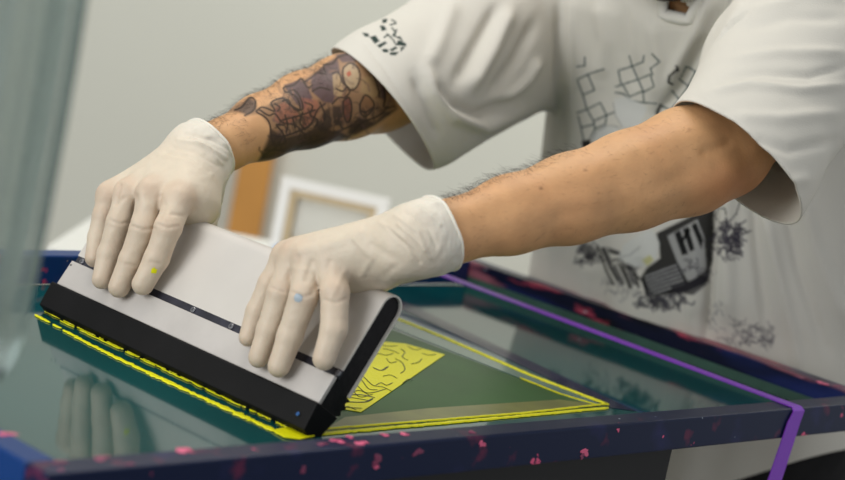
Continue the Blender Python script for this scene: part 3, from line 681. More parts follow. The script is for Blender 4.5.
# rolled rims of both gloves
for (c, dr, rad, sd) in ((cN, dN, .0287, 1), (cF, dF, .0287, 2)):
    dr = unit(dr); a = unit(np.cross(dr, V(0, 0, 1))); b = np.cross(dr, a)
    o = obj('glove_rim', *roll_ring(c, dr, a, b, rad, rad, .0014, seed=sd), M_glove, person, smooth=True)
o = obj('ink_stain', *disc(F(156, 276, .0265), WW, .0028, .0004, sock=False), M_ink, gF, smooth=False); o['label'] = 'yellow ink spot'
bpy.data.objects.remove(o)

# ------------------------------------------------------------ open-edge rims (glove cuffs, collar)
def boundary_loops(o):
    bm = bmesh.new(); bm.from_mesh(o.data); nb_ = {}
    for e in bm.edges:
        if len(e.link_faces) == 1:
            a, b = e.verts; nb_.setdefault(a.index, []).append(b.index); nb_.setdefault(b.index, []).append(a.index)
    co = [v.co.copy() for v in bm.verts]; bm.free(); loops = []; seen = set(); org = Vector(o['_org'])
    for s in nb_:
        if s in seen: continue
        l = [s]; seen.add(s); cur = s
        while True:
            nx_ = [q for q in nb_[cur] if q not in seen]
            if not nx_: break
            cur = nx_[0]; seen.add(cur); l.append(cur)
        loops.append(np.array([(co[i] + org)[:] for i in l]))
    loops.sort(key=len, reverse=True); return loops
def smooth_loop(L, k, it=6, shrink=1.0):
    L = L[::max(1, len(L) // k)]
    for _ in range(it): L = (np.roll(L, 1, 0) + 2 * L + np.roll(L, -1, 0)) / 4
    return L
def rim(name, loop, r, m, parent, n=8):
    L = list(loop) + [loop[0]]
    o = obj(name, *tube(L, r, n), m, parent, smooth=True); return o
for o in [o for o in bpy.data.objects if o.name.startswith('glove_rim')]: bpy.data.objects.remove(o)
M_rim = mat('latex_rolled_rim', (232, 224, 210), .4, sss=.2)
for g_ in (gN, gF):
    L = smooth_loop(boundary_loops(g_)[0], 70, 4); cen = L.mean(0); L = cen + (L - cen) * 1.01
    rim('rolled_rim', L, .00125, M_rim, person)
# yellow ink spot on the index finger of the far glove: pigment patch following the finger
def patch_on(o, px, r, m, name, label):
    bm = bmesh.new(); bm.from_mesh(o.data); org = Vector(o['_org'])
    t = BVHTree.FromBMesh(bm); q = ray(*px); h, nn, i, d = t.ray_cast(Vector(CAM) - org, Vector(unit(q)))
    if h is None: bm.free(); return
    keep = [f for f in bm.faces if (f.calc_center_median() - h).length < r]; vs = []; fs = []; ix = {}
    for f in keep:
        l = []
        for v in f.verts:
            if v.index not in ix: ix[v.index] = len(vs); vs.append(np.array((v.co + org + v.normal * .0003)[:]))
            l.append(ix[v.index])
        fs.append(l)
    bm.free(); p = obj(name, vs, fs, m, person, smooth=True); p['label'] = label
patch_on(gF, (154, 271), .0026, M_ink, 'ink_spot', 'yellow ink spot on the index finger of the far glove')
patch_on(gN, (298, 298), .0036, mat('blue_grey_smudge', (160, 172, 180), .5), 'ink_spot', 'pale blue smudge on the near glove')

# ------------------------------------------------------------ T-shirt
nzs = [.74, .82, .97, 1.10, 1.18, 1.27, 1.33, 1.38]
cxs = [.372, .362, .334, .306, .291, .258, .238, .235]
cys = [2.145, 2.125, 2.085, 2.035, 2.005, 1.955, 1.93, 1.915]
aas = [.232, .228, .216, .205, .200, .192, .165, .115]
bbs = [.162, .158, .150, .146, .143, .128, .105, .075]
def torso(X, Y, Z_):
    cx = np.interp(Z_, nzs, cxs); cy = np.interp(Z_, nzs, cys); a = np.interp(Z_, nzs, aas); b = np.interp(Z_, nzs, bbs)
    x = X - cx; y = Y - cy; p = (x * sx[0] + y * sx[1]) / a; q = (x * nx[0] + y * nx[1]) / b
    r_ = (np.abs(p) ** 2.3 + np.abs(q) ** 2.3) ** (1 / 2.3)
    d = (r_ - 1) * b * .95
    return np.maximum(np.maximum(d, Z_ - 1.375), .745 - Z_)
hemN = at(738, 160, 1.535); hemF = at(389, 100, 1.84)
slN = chain([shN - zx * .015, at(790, 72, 1.65), hemN, hemN + unit(hemN - at(790, 72, 1.65)) * .05], [.085, .076, .0665, .067], .02)
slF = chain([shF, at(470, 45, 1.945), hemF, hemF + unit(hemF - at(470, 45, 1.945)) * .05], [.085, .076, .071, .071], .02)
slFb = cone(at(425, 106, 1.87), .062, at(520, 60, 2.0), .062)
shl = smin([cone(shN - zx * .012, .074, neck0 - zx * .03 - nx * .03, .07), cone(shF - zx * .012, .074, neck0 - zx * .03 - nx * .03, .07)], .03)
shirt0 = smin([smin([torso, shl], .05), smin([slF, slFb], .03), slN], .028)
dm = np.linspace(1.6, 2.1, 600); mp_ = np.array([at(669, 16, q) for q in dm]); vm = shirt0(mp_[:, 0], mp_[:, 1], mp_[:, 2]); colF = mp_[np.argmax(vm < 0)]
print('collar front depth', dm[np.argmax(vm < 0)])
ncen = colF - nx * .068 + zx * .03; pn = unit(zx + .0 * nx); cyl_ = cone(ncen - zx * .2, .071, ncen + zx * .3, .071)
ncut = lambda X, Y, Z_: np.maximum(cyl_(X, Y, Z_), -((X - colF[0]) * pn[0] + (Y - colF[1]) * pn[1] + (Z_ - colF[2]) * pn[2]))
shirtf = shirt0
pts = np.array([shN + zx * .02, shF + zx * .02, hemN, hemF, V(.37, 2.14, .78), ncen, V(.62, 2.14, 1.), V(.1, 2.2, 1.2)])
sp, sf = nets(shirtf, pts.min(0) - .13, pts.max(0) + .13, .0032)
sp = relax(sp, sf, 3)
SN = vnorm(sp, sf)
# remove the neck cavity
def val(fn, P): return fn(P[:, 0], P[:, 1], P[:, 2])
inner_ = val(ncut, sp) < -.0006
suv, sd = pproj(sp)
front = sd < 2.6
# drape: long soft vertical folds + sleeve wrinkles
z_ = sp[:, 2]
tors = np.clip((sd - 1.72) / .15, 0, 1)
ang = (sp[:, 0] - np.interp(z_, nzs, cxs)) * sx[0] + (sp[:, 1] - np.interp(z_, nzs, cys)) * sx[1]
drape = (np.sin(ang * 62 + 3 * (1.2 - z_)) * .5 + np.sin(ang * 113 + 1.3 + 2 * z_) * .3 + np.sin(ang * 31 + .5)) * .0038 * np.clip((1.30 - z_) / .3, .15, 1.3)
dis = drape * tors + noise3(sp, 14, 11, 2) * .0022 + noise3(sp, 45, 12, 2) * .0005
sp = sp + SN * dis[:, None]
def foldpx(px, dmin, dmax, w, amp, sharp=1):
    global sp
    u2 = np.array(px, float); best = np.full(len(sp), 1e9)
    lo_ = u2.min(0) - 4 * w; hi_ = u2.max(0) + 4 * w
    m = (suv[:, 0] > lo_[0]) & (suv[:, 0] < hi_[0]) & (suv[:, 1] > lo_[1]) & (suv[:, 1] < hi_[1]) & (sd > dmin) & (sd < dmax)
    S = suv[m]; bb = best[m]; tt = np.zeros(len(S)); n = len(u2) - 1
    for i, (a, b) in enumerate(zip(u2[:-1], u2[1:])):
        ba = b - a; t = np.clip(((S - a) @ ba) / (ba @ ba + 1e-9), 0, 1); d = np.linalg.norm(S - a - t[:, None] * ba, axis=1)
        k = d < bb; bb[k] = d[k]; tt[k] = (i + t[k]) / n
    taper = np.clip(np.minimum(tt, 1 - tt) * 5 + .25, 0, 1)
    x = bb / w; prof = np.exp(-x ** 2) if sharp == 1 else np.exp(-x)
    face = np.clip(-(SN[m] @ cf) * 2, 0, 1)
    sp[m] += SN[m] * (amp * prof * taper * face)[:, None]
FAR = (1.6, 2.2)
for a in [([(425, 68), (434, 92), (455, 116), (485, 128), (530, 108)], 1.7, 2.15, 6, .009), ([(432, 82), (450, 104), (478, 115), (520, 98)], 1.7, 2.15, 5, -.008),
          ([(512, 8), (492, 50), (468, 92)], 1.7, 2.2, 7, .008), ([(498, 5), (476, 45), (455, 84)], 1.7, 2.2, 6, -.007), ([(535, 20), (515, 60), (490, 95)], 1.7, 2.2, 6, -.006),
          ([(455, 0), (440, 40), (428, 66)], 1.7, 2.2, 8, .005), ([(413, 75), (430, 110), (440, 140)], 1.7, 2.2, 6, -.005), ([(540, 60), (528, 80), (500, 105)], 1.7, 2.2, 5, .006),
          ([(560, -10), (560, 60), (556, 120), (552, 200)], 1.8, 2.3, 5, -.007), ([(572, -5), (572, 80), (568, 180)], 1.8, 2.3, 6, .005),
          ([(600, 0), (606, 40), (600, 80)], 1.7, 2.2, 8, .005), ([(625, 5), (628, 50), (640, 90)], 1.7, 2.2, 7, -.004), ([(652, 20), (660, 60), (655, 100)], 1.7, 2.2, 7, .004),
          ([(728, -5), (706, 40), (680, 88), (655, 120)], 1.6, 2.2, 6, -.009), ([(712, -5), (694, 35), (668, 85)], 1.6, 2.2, 6, .006), ([(745, 0), (730, 30), (708, 70)], 1.6, 2.1, 7, .005),
          ([(716, 185), (712, 240), (708, 300), (704, 345)], 1.8, 2.3, 4, -.010), ([(728, 180), (727, 240), (728, 330)], 1.8, 2.3, 8, .007), ([(700, 200), (696, 260), (690, 330)], 1.8, 2.3, 7, .004),
          ([(764, 205), (775, 260), (792, 330), (800, 380)], 1.8, 2.3, 6, .006), ([(752, 190), (756, 250), (768, 340)], 1.8, 2.3, 6, -.006), ([(800, 190), (815, 250), (845, 330)], 1.8, 2.3, 7, .005), ([(784, 200), (800, 270), (825, 350)], 1.8, 2.3, 6, -.005),
          ([(590, 260), (585, 300), (578, 330)], 1.8, 2.3, 8, .004), ([(640, 255), (650, 300), (648, 340)], 1.8, 2.3, 8, -.004),
          ([(704, 92), (750, 84), (800, 90), (850, 84)], 1.4, 1.9, 4, .0035), ([(716, 78), (760, 72), (810, 76), (850, 66)], 1.4, 1.9, 4, -.003), ([(726, 60), (780, 52), (850, 52)], 1.4, 1.9, 5, .003),
          ([(740, 30), (790, 16), (845, 18)], 1.4, 1.9, 6, -.003), ([(745, 12), (800, -2), (850, -2)], 1.4, 1.9, 5, .003), ([(730, 115), (780, 118), (845, 112)], 1.4, 1.9, 6, .003), ([(752, 135), (790, 150), (838, 140)], 1.4, 1.9, 5, -.003),
          ([(773, 165), (790, 182), (812, 178)], 1.4, 1.9, 6, .003), ([(694, 96), (725, 112), (762, 150), (781, 196)], 1.4, 1.8, 2.2, -.0012), ([(359, 36), (385, 68), (412, 112), (436, 150)], 1.7, 2.0, 2.2, -.0012)]:
    foldpx(*a)
shirt_M = painted('cotton_jersey', .95, bump=.35, bscale=700, spec=.02)
nt = shirt_M.node_tree; b_ = nt.nodes['Principled BSDF']; tl_ = nt.nodes.new('ShaderNodeBsdfTranslucent'); mx_ = nt.nodes.new('ShaderNodeMixShader'); mx_.inputs[0].default_value = .2
at_ = [n for n in nt.nodes if n.type == 'ATTRIBUTE'][0]; nt.links.new(at_.outputs['Color'], tl_.inputs[0]); nt.links.new(b_.outputs[0], mx_.inputs[1]); nt.links.new(tl_.outputs[0], mx_.inputs[2]); nt.links.new(mx_.outputs[0], nt.nodes['Material Output'].inputs[0])
keep = ~(inner_[sf].any(1))
shirt = npmesh('t_shirt', sp, sf[keep], shirt_M, person)
shirt['label'] = 'off-white cotton t-shirt with a dark graphic print'
# open the sleeves and the bottom hem
bm = bmesh.new(); bm.from_mesh(shirt.data); org = np.array(shirt['_org'])
def cutp(c, nrm, rad):
    nrm = unit(nrm); cl = Vector(c - org)
    vs = [v for v in bm.verts if (v.co - cl).length < rad]; s = set(vs)
    geom = vs + [e for e in bm.edges if e.verts[0] in s and e.verts[1] in s] + [f for f in bm.faces if all(v in s for v in f.verts)]
    bmesh.ops.bisect_plane(bm, geom=geom, plane_co=cl, plane_no=Vector(nrm), clear_outer=True)
SF = .85
axN = hemN - at(790, 72, 1.65); l_ = unit(at(792, 219, 1.535) - at(684, 106, 1.535)); nN = unit(axN - (axN @ l_) * l_)
axF = hemF - at(470, 45, 1.945); l_ = unit(at(425, 157, 1.85) - at(350, 43, 1.83)); nF = unit(axF - (axF @ l_) * l_)
nN = nN - SF * (nN @ cf) * cf; nF = nF - SF * (nF @ cf) * cf
cutp(at(731, 159, 1.535), nN, .17); cutp(at(378, 104, 1.84), nF, .135)
ha = at(723, 477, 1.93); hb = at(845, 450, 1.99); hn_ = np.cross(hb - ha, nx); hn_ = hn_ if hn_[2] < 0 else -hn_
cutp(ha, hn_, 1.5) if False else None
vs = [v for v in bm.verts if v.co.z + org[2] < .95]; s_ = set(vs)
bmesh.ops.bisect_plane(bm, geom=vs + [e for e in bm.edges if e.verts[0] in s_ and e.verts[1] in s_] + [f for f in bm.faces if all(v in s_ for v in f.verts)], plane_co=Vector(ha - org), plane_no=Vector(unit(hn_)), clear_outer=True)
bmesh.ops.delete(bm, geom=[v for v in bm.verts if not v.link_faces], context='VERTS')
bm.to_mesh(shirt.data); bm.free(); shirt.data.shade_smooth()
def psel(co):
    uv, d = pproj(co); u_, v_ = uv.T
    a = (u_ > 560) & (u_ < 760) & (v_ > 45) & (v_ < 375) & (d > 1.7) & (d < 2.15)
    b = (u_ > 352) & (u_ < 415) & (v_ > 10) & (v_ < 62) & (d < 1.95)
    return a | b
refine(shirt, psel, 1)
co = coords(shirt); nb = normals(shirt); uv, d = pproj(co)
cv = Canvas(350, 0, 780, 400, 3)
G1 = (62, 82, 84); DK = (14, 13, 16)
def Q(pts): return [(560 + x / 3.43, 40 + y / 3.43) for x, y in pts]
for q in [[(58, 92), (85, 88), (85, 60)], [(60, 135), (95, 118), (150, 100)], [(95, 118), (118, 172), (78, 188), (60, 140)], [(78, 188), (92, 238), (58, 250)], [(92, 238), (138, 215), (160, 258), (115, 278), (92, 238)], [(160, 258), (185, 248)], [(115, 278), (120, 305), (155, 290), (160, 258)], [(115, 290), (72, 300), (62, 262)], [(72, 300), (80, 340)], [(120, 305), (105, 335)],
          [(238, 55), (248, 90), (200, 105), (210, 155), (190, 160)], [(248, 90), (285, 75), (288, 55)], [(248, 90), (268, 135), (215, 152), (238, 195), (285, 175), (268, 135)], [(268, 135), (310, 118), (322, 160), (285, 180), (288, 212)], [(315, 48), (342, 75), (310, 98), (318, 120)], [(190, 180), (220, 185), (240, 208), (285, 215), (330, 218)],
          [(435, 90), (465, 108), (440, 158), (410, 135), (435, 90)], [(440, 158), (410, 205), (385, 175)], [(440, 158), (455, 168)], [(410, 205), (425, 212)], [(410, 205), (380, 240), (345, 225), (330, 245)], [(380, 240), (360, 262), (330, 250)]]:
    cv.stroke(Q(q), 1.5, G1, .95, .8)
for q in [[(400, 90), (405, 105)], [(405, 98), (375, 125), (372, 145), (385, 152)], [(345, 222), (330, 265)]]: cv.stroke(Q(q), 2.4, DK, .95, .8)
cv.fill(Q([(74, 345), (104, 340), (106, 362), (78, 385)]), DK, .95)
cv.fill(Q([(185, 200), (230, 195), (300, 230), (270, 300), (215, 300), (190, 250)]), (226, 226, 222), .8, 2); cv.fill(Q([(110, 330), (150, 295), (200, 300), (190, 330), (110, 365)]), (226, 226, 222), .8, 2)
cv.stroke(Q([(182, 215), (190, 260), (215, 300)]), 1, (150, 152, 152), .7); cv.stroke(Q([(106, 360), (125, 315), (165, 292), (205, 300)]), 1, (130, 132, 134), .7)
def W3(pts): return [(560 + x / 3, 180 + y / 3) for x, y in pts]
rs = np.random.RandomState(5)
def scrib(x0, y0, x1, y1, n, w, col, al, L=22):
    for _ in range(n):
        p = [V(rs.uniform(x0, x1), rs.uniform(y0, y1))]; a = rs.uniform(0, 6.28)
        for k in range(6): a += rs.uniform(-1.3, 1.3); p.append(p[-1] + L / 5 * V(math.cos(a), math.sin(a)))
        cv.stroke(W3(p), w, col, al, .8)
scrib(50, 185, 115, 250, 26, 1.8, (80, 78, 84), .75); scrib(130, 290, 230, 350, 22, 1.2, (120, 118, 124), .5); scrib(235, 335, 390, 385, 60, 2.0, (76, 74, 82), .75); scrib(420, 180, 460, 330, 8, 1, (90, 90, 95), .4)
cv.fill(W3([(288, 160), (440, 85), (463, 60), (462, 150), (458, 240), (445, 305), (380, 335), (300, 345), (258, 350), (243, 290), (262, 262), (300, 235), (296, 190)]), DK, .93, 1)
cv.fill(W3([(322, 168), (412, 118), (432, 170), (440, 268), (386, 308), (352, 246)]), (178, 177, 174), .95, 1)
cv.fill(W3([(262, 282), (350, 250), (378, 312), (300, 340), (262, 345)]), (70, 68, 72), .9, 1)
for k in range(6): cv.stroke(W3([(256 + k * 2, 290 + k * 11), (348 + k * 5, 256 + k * 11)]), 1.5, (186, 185, 182), .9, .7)
for q in ([(343, 160), (360, 150), (385, 222), (366, 226)], [(368, 148), (384, 140), (404, 208), (390, 216)], [(394, 136), (408, 126), (430, 180), (424, 208)], [(360, 190), (372, 182), (392, 150), (384, 142)]): cv.fill(W3(q), DK, .95, .8)
scrib(375, 235, 436, 290, 14, 1.6, (90, 88, 92), .7); cv.fill(W3([(330, 320), (440, 285), (442, 312), (400, 345), (345, 340)]), (52, 50, 56), .85, 1.5)
for q in [[(112, 198), (125, 232), (140, 275), (160, 312)], [(128, 205), (150, 262), (172, 300)], [(160, 240), (186, 238), (190, 262), (212, 322)], [(176, 250), (200, 300), (210, 322)], [(196, 258), (226, 276), (236, 322)], [(150, 215), (185, 222)], [(220, 282), (245, 300), (262, 330)], [(205, 262), (240, 255)]]: cv.stroke(W3(q), 2.6, DK, .85, 1)
for q in ([(120, 205), (136, 200), (160, 250), (150, 262)], [(150, 262), (166, 250), (196, 312), (182, 318)], [(196, 262), (214, 262), (234, 318), (216, 312)], [(140, 200), (180, 214), (172, 226), (146, 216)], [(190, 250), (214, 246), (240, 262), (226, 272)], [(60, 195), (95, 192), (112, 220), (100, 246), (74, 236)]): cv.fill(W3(q), (48, 46, 52), .75, 1.5)
cv.fill(W3([(255, 300), (270, 330), (300, 360), (315, 385), (280, 385), (262, 350)]), (60, 58, 64), .7, 2)
cv.fill(W3([(190, 195), (240, 160), (280, 150), (298, 190), (290, 235), (262, 258), (225, 262), (175, 235)]), (222, 222, 216), .95, 2); cv.fill(W3([(245, 240), (270, 225), (282, 240), (262, 258)]), (205, 200, 130), .8, 1)
cv.stroke(W3([(178, 232), (210, 225), (240, 200)]), 1.2, (140, 140, 140), .6)
cv.stroke(W3([(538, 20), (542, 60), (530, 100), (505, 128), (480, 130), (466, 110), (475, 85), (495, 85), (498, 105)]), 1.4, (62, 60, 64), .85, .8)
scrib(466, 130, 550, 215, 80, 2.0, (70, 66, 76), .75); scrib(470, 210, 530, 245, 12, 1.5, (84, 80, 88), .6)
scrib(450, 375, 480, 450, 12, 1.3, (120, 118, 124), .5); scrib(520, 420, 560, 455, 12, 1.3, (100, 98, 104), .5); scrib(560, 440, 640, 500, 36, 1.8, (100, 96, 104), .55); scrib(490, 460, 560, 500, 16, 1.3, (110, 106, 112), .5)
def S3(pts): return [(340 + x / 2.823, y / 2.823) for x, y in pts]
for q in ([(62, 92), (78, 94), (84, 104), (72, 104)], [(84, 104), (100, 100), (112, 116), (98, 124)], [(118, 55), (134, 52), (132, 64), (120, 66)], [(112, 72), (124, 72), (132, 84), (118, 88)], [(104, 128), (128, 116), (132, 122), (112, 136)], [(118, 138), (134, 138), (138, 148), (122, 148)], [(162, 112), (186, 122), (186, 130), (160, 128)], [(170, 134), (186, 130), (172, 146)], [(140, 140), (158, 130), (162, 136), (146, 146)], [(140, 148), (166, 146), (158, 156), (142, 156)]): cv.fill(S3(q), (24, 52, 48), .95, .7)
for q in ([(142, 70), (158, 66)], [(146, 78), (158, 92), (152, 100)], [(160, 84), (150, 100), (168, 108)], [(134, 96), (150, 112), (158, 126)], [(168, 104), (176, 116)], [(124, 106), (136, 98)], [(146, 56), (156, 62)]): cv.stroke(S3(q), 1.5, (24, 52, 48), .95, .7)
q = cv.sample(uv); vis = ((nb @ cf < -.05) & (((uv[:, 0] > 500) & (d > 1.72) & (d < 2.2)) | ((uv[:, 0] < 450) & (d < 1.95))))[:, None] * 1.
sb = np.tile(np.array(s2l((224, 220, 210))), (len(co), 1)); pigment(shirt.data, sb * (1 - q[:, 3:] * vis) + q[:, :3] * vis)
sm = shirt.modifiers.new('cloth', 'SOLIDIFY'); sm.thickness = .0016; sm.offset = -1
lps = boundary_loops(shirt)
M_rib = mat('ribbed_collar', (212, 209, 200), .9, bump=.5, bscale=500)
ring_ = []; ctr = ncen
for k in range(72):
    t = k * math.pi / 36; dr = sx * math.cos(t) + nx * math.sin(t)
    pd_ = unit(dr - (dr @ pn) / pn[2] * zx)              # same azimuth, lying in the cut plane
    p0 = ctr * V(1, 1, 0); zpl = colF[2] - ((p0 - colF) * V(1, 1, 0)) @ pn / pn[2]; p0 = p0 + zx * zpl
    rr = np.linspace(.03, .13, 400); M_ = p0 + rr[:, None] * pd_; hr = np.linalg.norm((M_ - p0)[:, :2], axis=1); v_ = shirt0(M_[:, 0], M_[:, 1], M_[:, 2]); out_ = np.argmax(v_ > 0) if (v_ > 0).any() else 399
    if hr[out_] < .071: ring_.append(M_[out_])
    else:
        zz_ = np.linspace(1.22, 1.45, 500); M_ = (ctr * V(1, 1, 0) + dr * .071) + zz_[:, None] * zx; v_ = shirt0(M_[:, 0], M_[:, 1], M_[:, 2]); ring_.append(M_[np.where(v_ < 0)[0][-1]])
ring_ = np.array(ring_)
for _ in range(1): ring_ = (np.roll(ring_, 1, 0) + 2 * ring_ + np.roll(ring_, -1, 0)) / 4
rim('collar', ring_, .0065, M_rib, person, 12)
print('loops', [(len(l), l.mean(0).round(2)) for l in lps[:6]], 'ncen', ncen)

# ------------------------------------------------------------ head details, trousers, shoes
M_hair = mat('dark_brown_hair', (38, 28, 24), .7, bump=1, bscale=300)
def sdfobj(name, f, lo, hi, h, m, label=None, parent=person, nz=0, seed=1):
    p, fc = nets(f, lo, hi, h); p = relax(p, fc, 1)
    if nz: p = p + vnorm(p, fc) * (noise3(p, 120, seed, 2) * nz)[:, None]
    o = npmesh(name, p, fc, m, parent)
    if label: o['label'] = label
    return o
hf = lambda X, Y, Z_: np.maximum(smin([ell(headc + hz * .035 - hn * .02, (hx, hn, hz), (.082, .10, .10))], .01)(X, Y, Z_), -((X - headc[0]) * (hz - .9 * hn)[0] + (Y - headc[1]) * (hz - .9 * hn)[1] + (Z_ - headc[2]) * (hz - .9 * hn)[2]) / 1.35 - .012)
sdfobj('hair', hf, headc - .18, headc + .18, .003, M_hair, 'short dark hair', nz=.0012)
bdc = chin + hz * .024
bc_ = headc - hz * .045 + hn * .015; be = smin([ell(bc_, (hx, hn, hz), (.0625, .0735, .0785)), ell(bdc, (hx, hn, hz), (.03, .03, .026))], .01); bm_ = headc - hz * .064
bd0 = lambda X, Y, Z_: np.maximum(be(X, Y, Z_), (X - bm_[0]) * hz[0] + (Y - bm_[1]) * hz[1] + (Z_ - bm_[2]) * hz[2])
bd = smin([bd0, cone(headc - hz * .07 + hx * .050, .016, headc - hz * .02 + hx * .066, .012), cone(headc - hz * .07 - hx * .050, .016, headc - hz * .02 - hx * .066, .012)], .01)
sdfobj('beard', bd, bdc - .12, bdc + .14, .0025, M_hair, 'dark beard', nz=.001)
M_eye = mat('eye_white', (225, 222, 215), .2); M_iris = mat('iris', (70, 50, 35), .15)
for s in (-1, 1):
    ec = headc + hz * .008 + hn * .078 + hx * .030 * s
    ec = ec - hn * .006; e = sdfobj('eye', ell(ec, (hx, hn, hz), (.012, .012, .0055)), ec - .03, ec + .03, .0015, M_eye)
    ic = ec + hn * .0105 - hz * .001; e = sdfobj('iris', ell(ic, (hx, hn, hz), (.0042, .0022, .0042)), ic - .02, ic + .02, .001, M_iris)
    bc = headc + hz * .027 + hn * .086; e = sdfobj('eyebrow', cone(bc + hx * .016 * s, .0038, bc + hx * .046 * s - hn * .012, .0028), bc - .07, bc + .07, .0015, M_hair)
M_tr = mat('black_trousers', (17, 17, 19), .9, bump=.3, bscale=400)
hp = V(.40, 2.16, .80)
legs = []
for s in (-1, 1):
    h0 = hp + sx * .085 * s; kn = V(h0[0] + .01, h0[1] + .01, .50) + nx * .02; an = V(h0[0], h0[1], .09) - nx * .01 + sx * .03 * s
    legs.append(chain([h0, kn, an], [.095, .068, .055], .02))
    st = an * V(1, 1, 0) + V(0, 0, .045)
    shf = smin([cone(st + V(0, 0, .008) - nx * .045, .040, st + nx * .06, .038), cone(st + nx * .06, .038, st + nx * .15 - V(0, 0, .008), .030), cone(st, .042, st + V(0, 0, .05), .044)], .02)
    shf2 = (lambda g_: lambda X, Y, Z_: np.maximum(g_(X, Y, Z_), .018 - Z_))(shf)
    sh_ = sdfobj('shoe', shf2, st - .24, st + .24, .004, mat('black_leather', (20, 19, 20), .45), 'black shoe')
    sl = (lambda g_: lambda X, Y, Z_: np.maximum(np.maximum(g_(X, Y, Z_) - .003, Z_ - .017), .001 - Z_))(shf)
    sdfobj('shoe_sole', sl, st - .24, st + .24, .004, mat('sole_rubber', (60, 58, 56), .7))
trf = smin([ell(hp + V(0, 0, .05), ax3, (.185, .125, .13))] + legs, .03)
sdfobj('trousers', lambda X, Y, Z_: np.maximum(trf(X, Y, Z_), Z_ - .90), hp - V(.4, .4, .76), hp + V(.4, .4, .2), .005, M_tr, 'black trousers', nz=.0015)

# arm hair: fine tapered strands rooted in the skin
def armhair(sel, n, lmin, lmax, along, lift, seed, rad):
    rs = np.random.RandomState(seed); co = coords(body); nb = normals(body); uv, d = pproj(co); ids = np.where(sel(uv, d, nb))[0]
    ids = rs.choice(ids, min(n, len(ids)), replace=False); parts = []
    for i in ids:
        N = nb[i]; t = unit(along - (along @ N) * N + rs.normal(size=3) * .35); L = rs.uniform(lmin, lmax); p = co[i] - N * .0006; pl = [p]
        for k in range(3):
            p = p + unit(N * lift * (1 - .35 * k) + t * (.6 + .4 * k) + rs.normal(size=3) * .15) * L / 3; pl.append(p)
        parts.append(tube(pl, [rad, rad * .8, rad * .6, rad * .2], 3))
    o = obj('arm_hair', *join(*parts), M_hair, person); o['kind'] = 'stuff'; return o
alN = unit(at(450, 230, 1.44) - at(600, 190, 1.5)); alF = unit(at(210, 148, 1.66) - at(350, 97, 1.79))
armhair(lambda uv, d, N: (uv[:, 0] > 446) & (uv[:, 0] < 590) & (d < 1.6) & (N @ cf < .25) & (N @ cf > -.55) & (N[:, 2] > .3) & (np.random.rand(len(d)) < .9 - (uv[:, 0] - 446) / 190), 700, .007, .014, alN, .7, 2, .00009)
armhair(lambda uv, d, N: (uv[:, 0] > 455) & (uv[:, 0] < 700) & (d < 1.62) & (N @ cf < -.3), 420, .005, .009, alN, .22, 3, .00006)
armhair(lambda uv, d, N: (uv[:, 0] > 196) & (uv[:, 0] < 330) & (d > 1.6) & (d < 1.9) & (N @ cf < .3) & (N @ cf > -.75) & (N[:, 2] > .2), 800, .007, .013, alF, .6, 4, .00010)

# ============================================================ BACKGROUND
O = at(268, 252, 2.82); zt = O[2] - .001
M_white = mat('white_laminate', (222, 222, 216), .5)
b0 = onz(45, 247, zt); b1 = onz(105, 208, zt); b3 = onz(640, 247 + .196 * 595, zt); b3 = b0 + (b3 - b0); b2 = b1 + (b3 - b0)
tw = empty('work_bench', V(*((b0 + b2) / 2)[:2], 0), 'white work bench against the wall carrying the small stretched canvas', 'bench')
o = obj('bench_top', *prism(None, [[p - V(0, 0, .035) for p in (b0, b3, b2, b1)], [b0, b3, b2, b1]]), M_white, tw); fixn(o, .002)
cB = (b0 + b2) / 2
for p in (b0, b1, b2, b3):
    p = p + (cB - p) * .10; p = V(p[0] - .02, p[1] - .02, 0)
    o = obj('leg', *box3(p, (.04, 0, 0), (0, .04, 0), (0, 0, zt - .036)), M_white, tw); fixn(o)
# stretched canvas seen from its back
a_ = unit(V(.985, -.14, 0)); b_ = unit(V(0, .10, 1)); c_ = np.cross(a_, b_); c_ = c_ if c_[1] > 0 else -c_
Wc = .172; Hc = .121; O = V(O[0], O[1], zt + .0005)
cvs = empty('stretched_canvas', O + a_ * Wc / 2, 'small white stretched canvas on the bench showing its bare wooden stretcher', 'canvas')
M_cv = mat('primed_canvas', (226, 224, 220), .8); M_sw = mat('stretcher_wood', (188, 168, 134), .7, var=.1, vscale=30); M_cb = mat('raw_canvas_back', (205, 203, 194), .9)
t1, t2 = .016, .030
def frm(t, h0, dz0, dz1):
    P_ = []
    for (u, v, du, dv) in ((h0, h0, Wc - 2 * h0, t), (h0, Hc - h0 - t, Wc - 2 * h0, t), (h0, h0 + t, t, Hc - 2 * h0 - 2 * t), (Wc - h0 - t, h0 + t, t, Hc - 2 * h0 - 2 * t)):
        P_.append(box3(O + a_ * u + b_ * v + c_ * dz0, a_ * du, b_ * dv, c_ * (dz1 - dz0)))
    return join(*P_)
o = obj('canvas_edge', *frm(.016, 0, 0, .018), M_cv, cvs); fixn(o)
o = obj('stretcher_bar', *frm(.011, .0162, .003, .018), M_sw, cvs); fixn(o)
o = obj('canvas_back', *box3(O + a_ * .017 + b_ * .017 + c_ * .015, a_ * (Wc - .034), b_ * (Hc - .034), c_ * .002), M_cb, cvs); fixn(o)
tp = at(291, 243, 2.76); tp = V(tp[0], tp[1], zt + .0005)
ring = lambda r, z: [tp + V(r * math.cos(k * math.pi / 16), r * math.sin(k * math.pi / 16), z) for k in range(32)]
o = obj('tape_roll', *prism(None, [ring(.017, 0), ring(.025, 0), ring(.025, .022), ring(.017, .022)]), mat('blue_tape', (120, 160, 205), .5), smooth=False, origin=tp)
bm = bmesh.new(); bm.from_mesh(o.data); fs = [f for f in bm.faces if len(f.verts) > 4]; bmesh.ops.delete(bm, geom=fs, context='FACES_ONLY'); bm.to_mesh(o.data); bm.free()
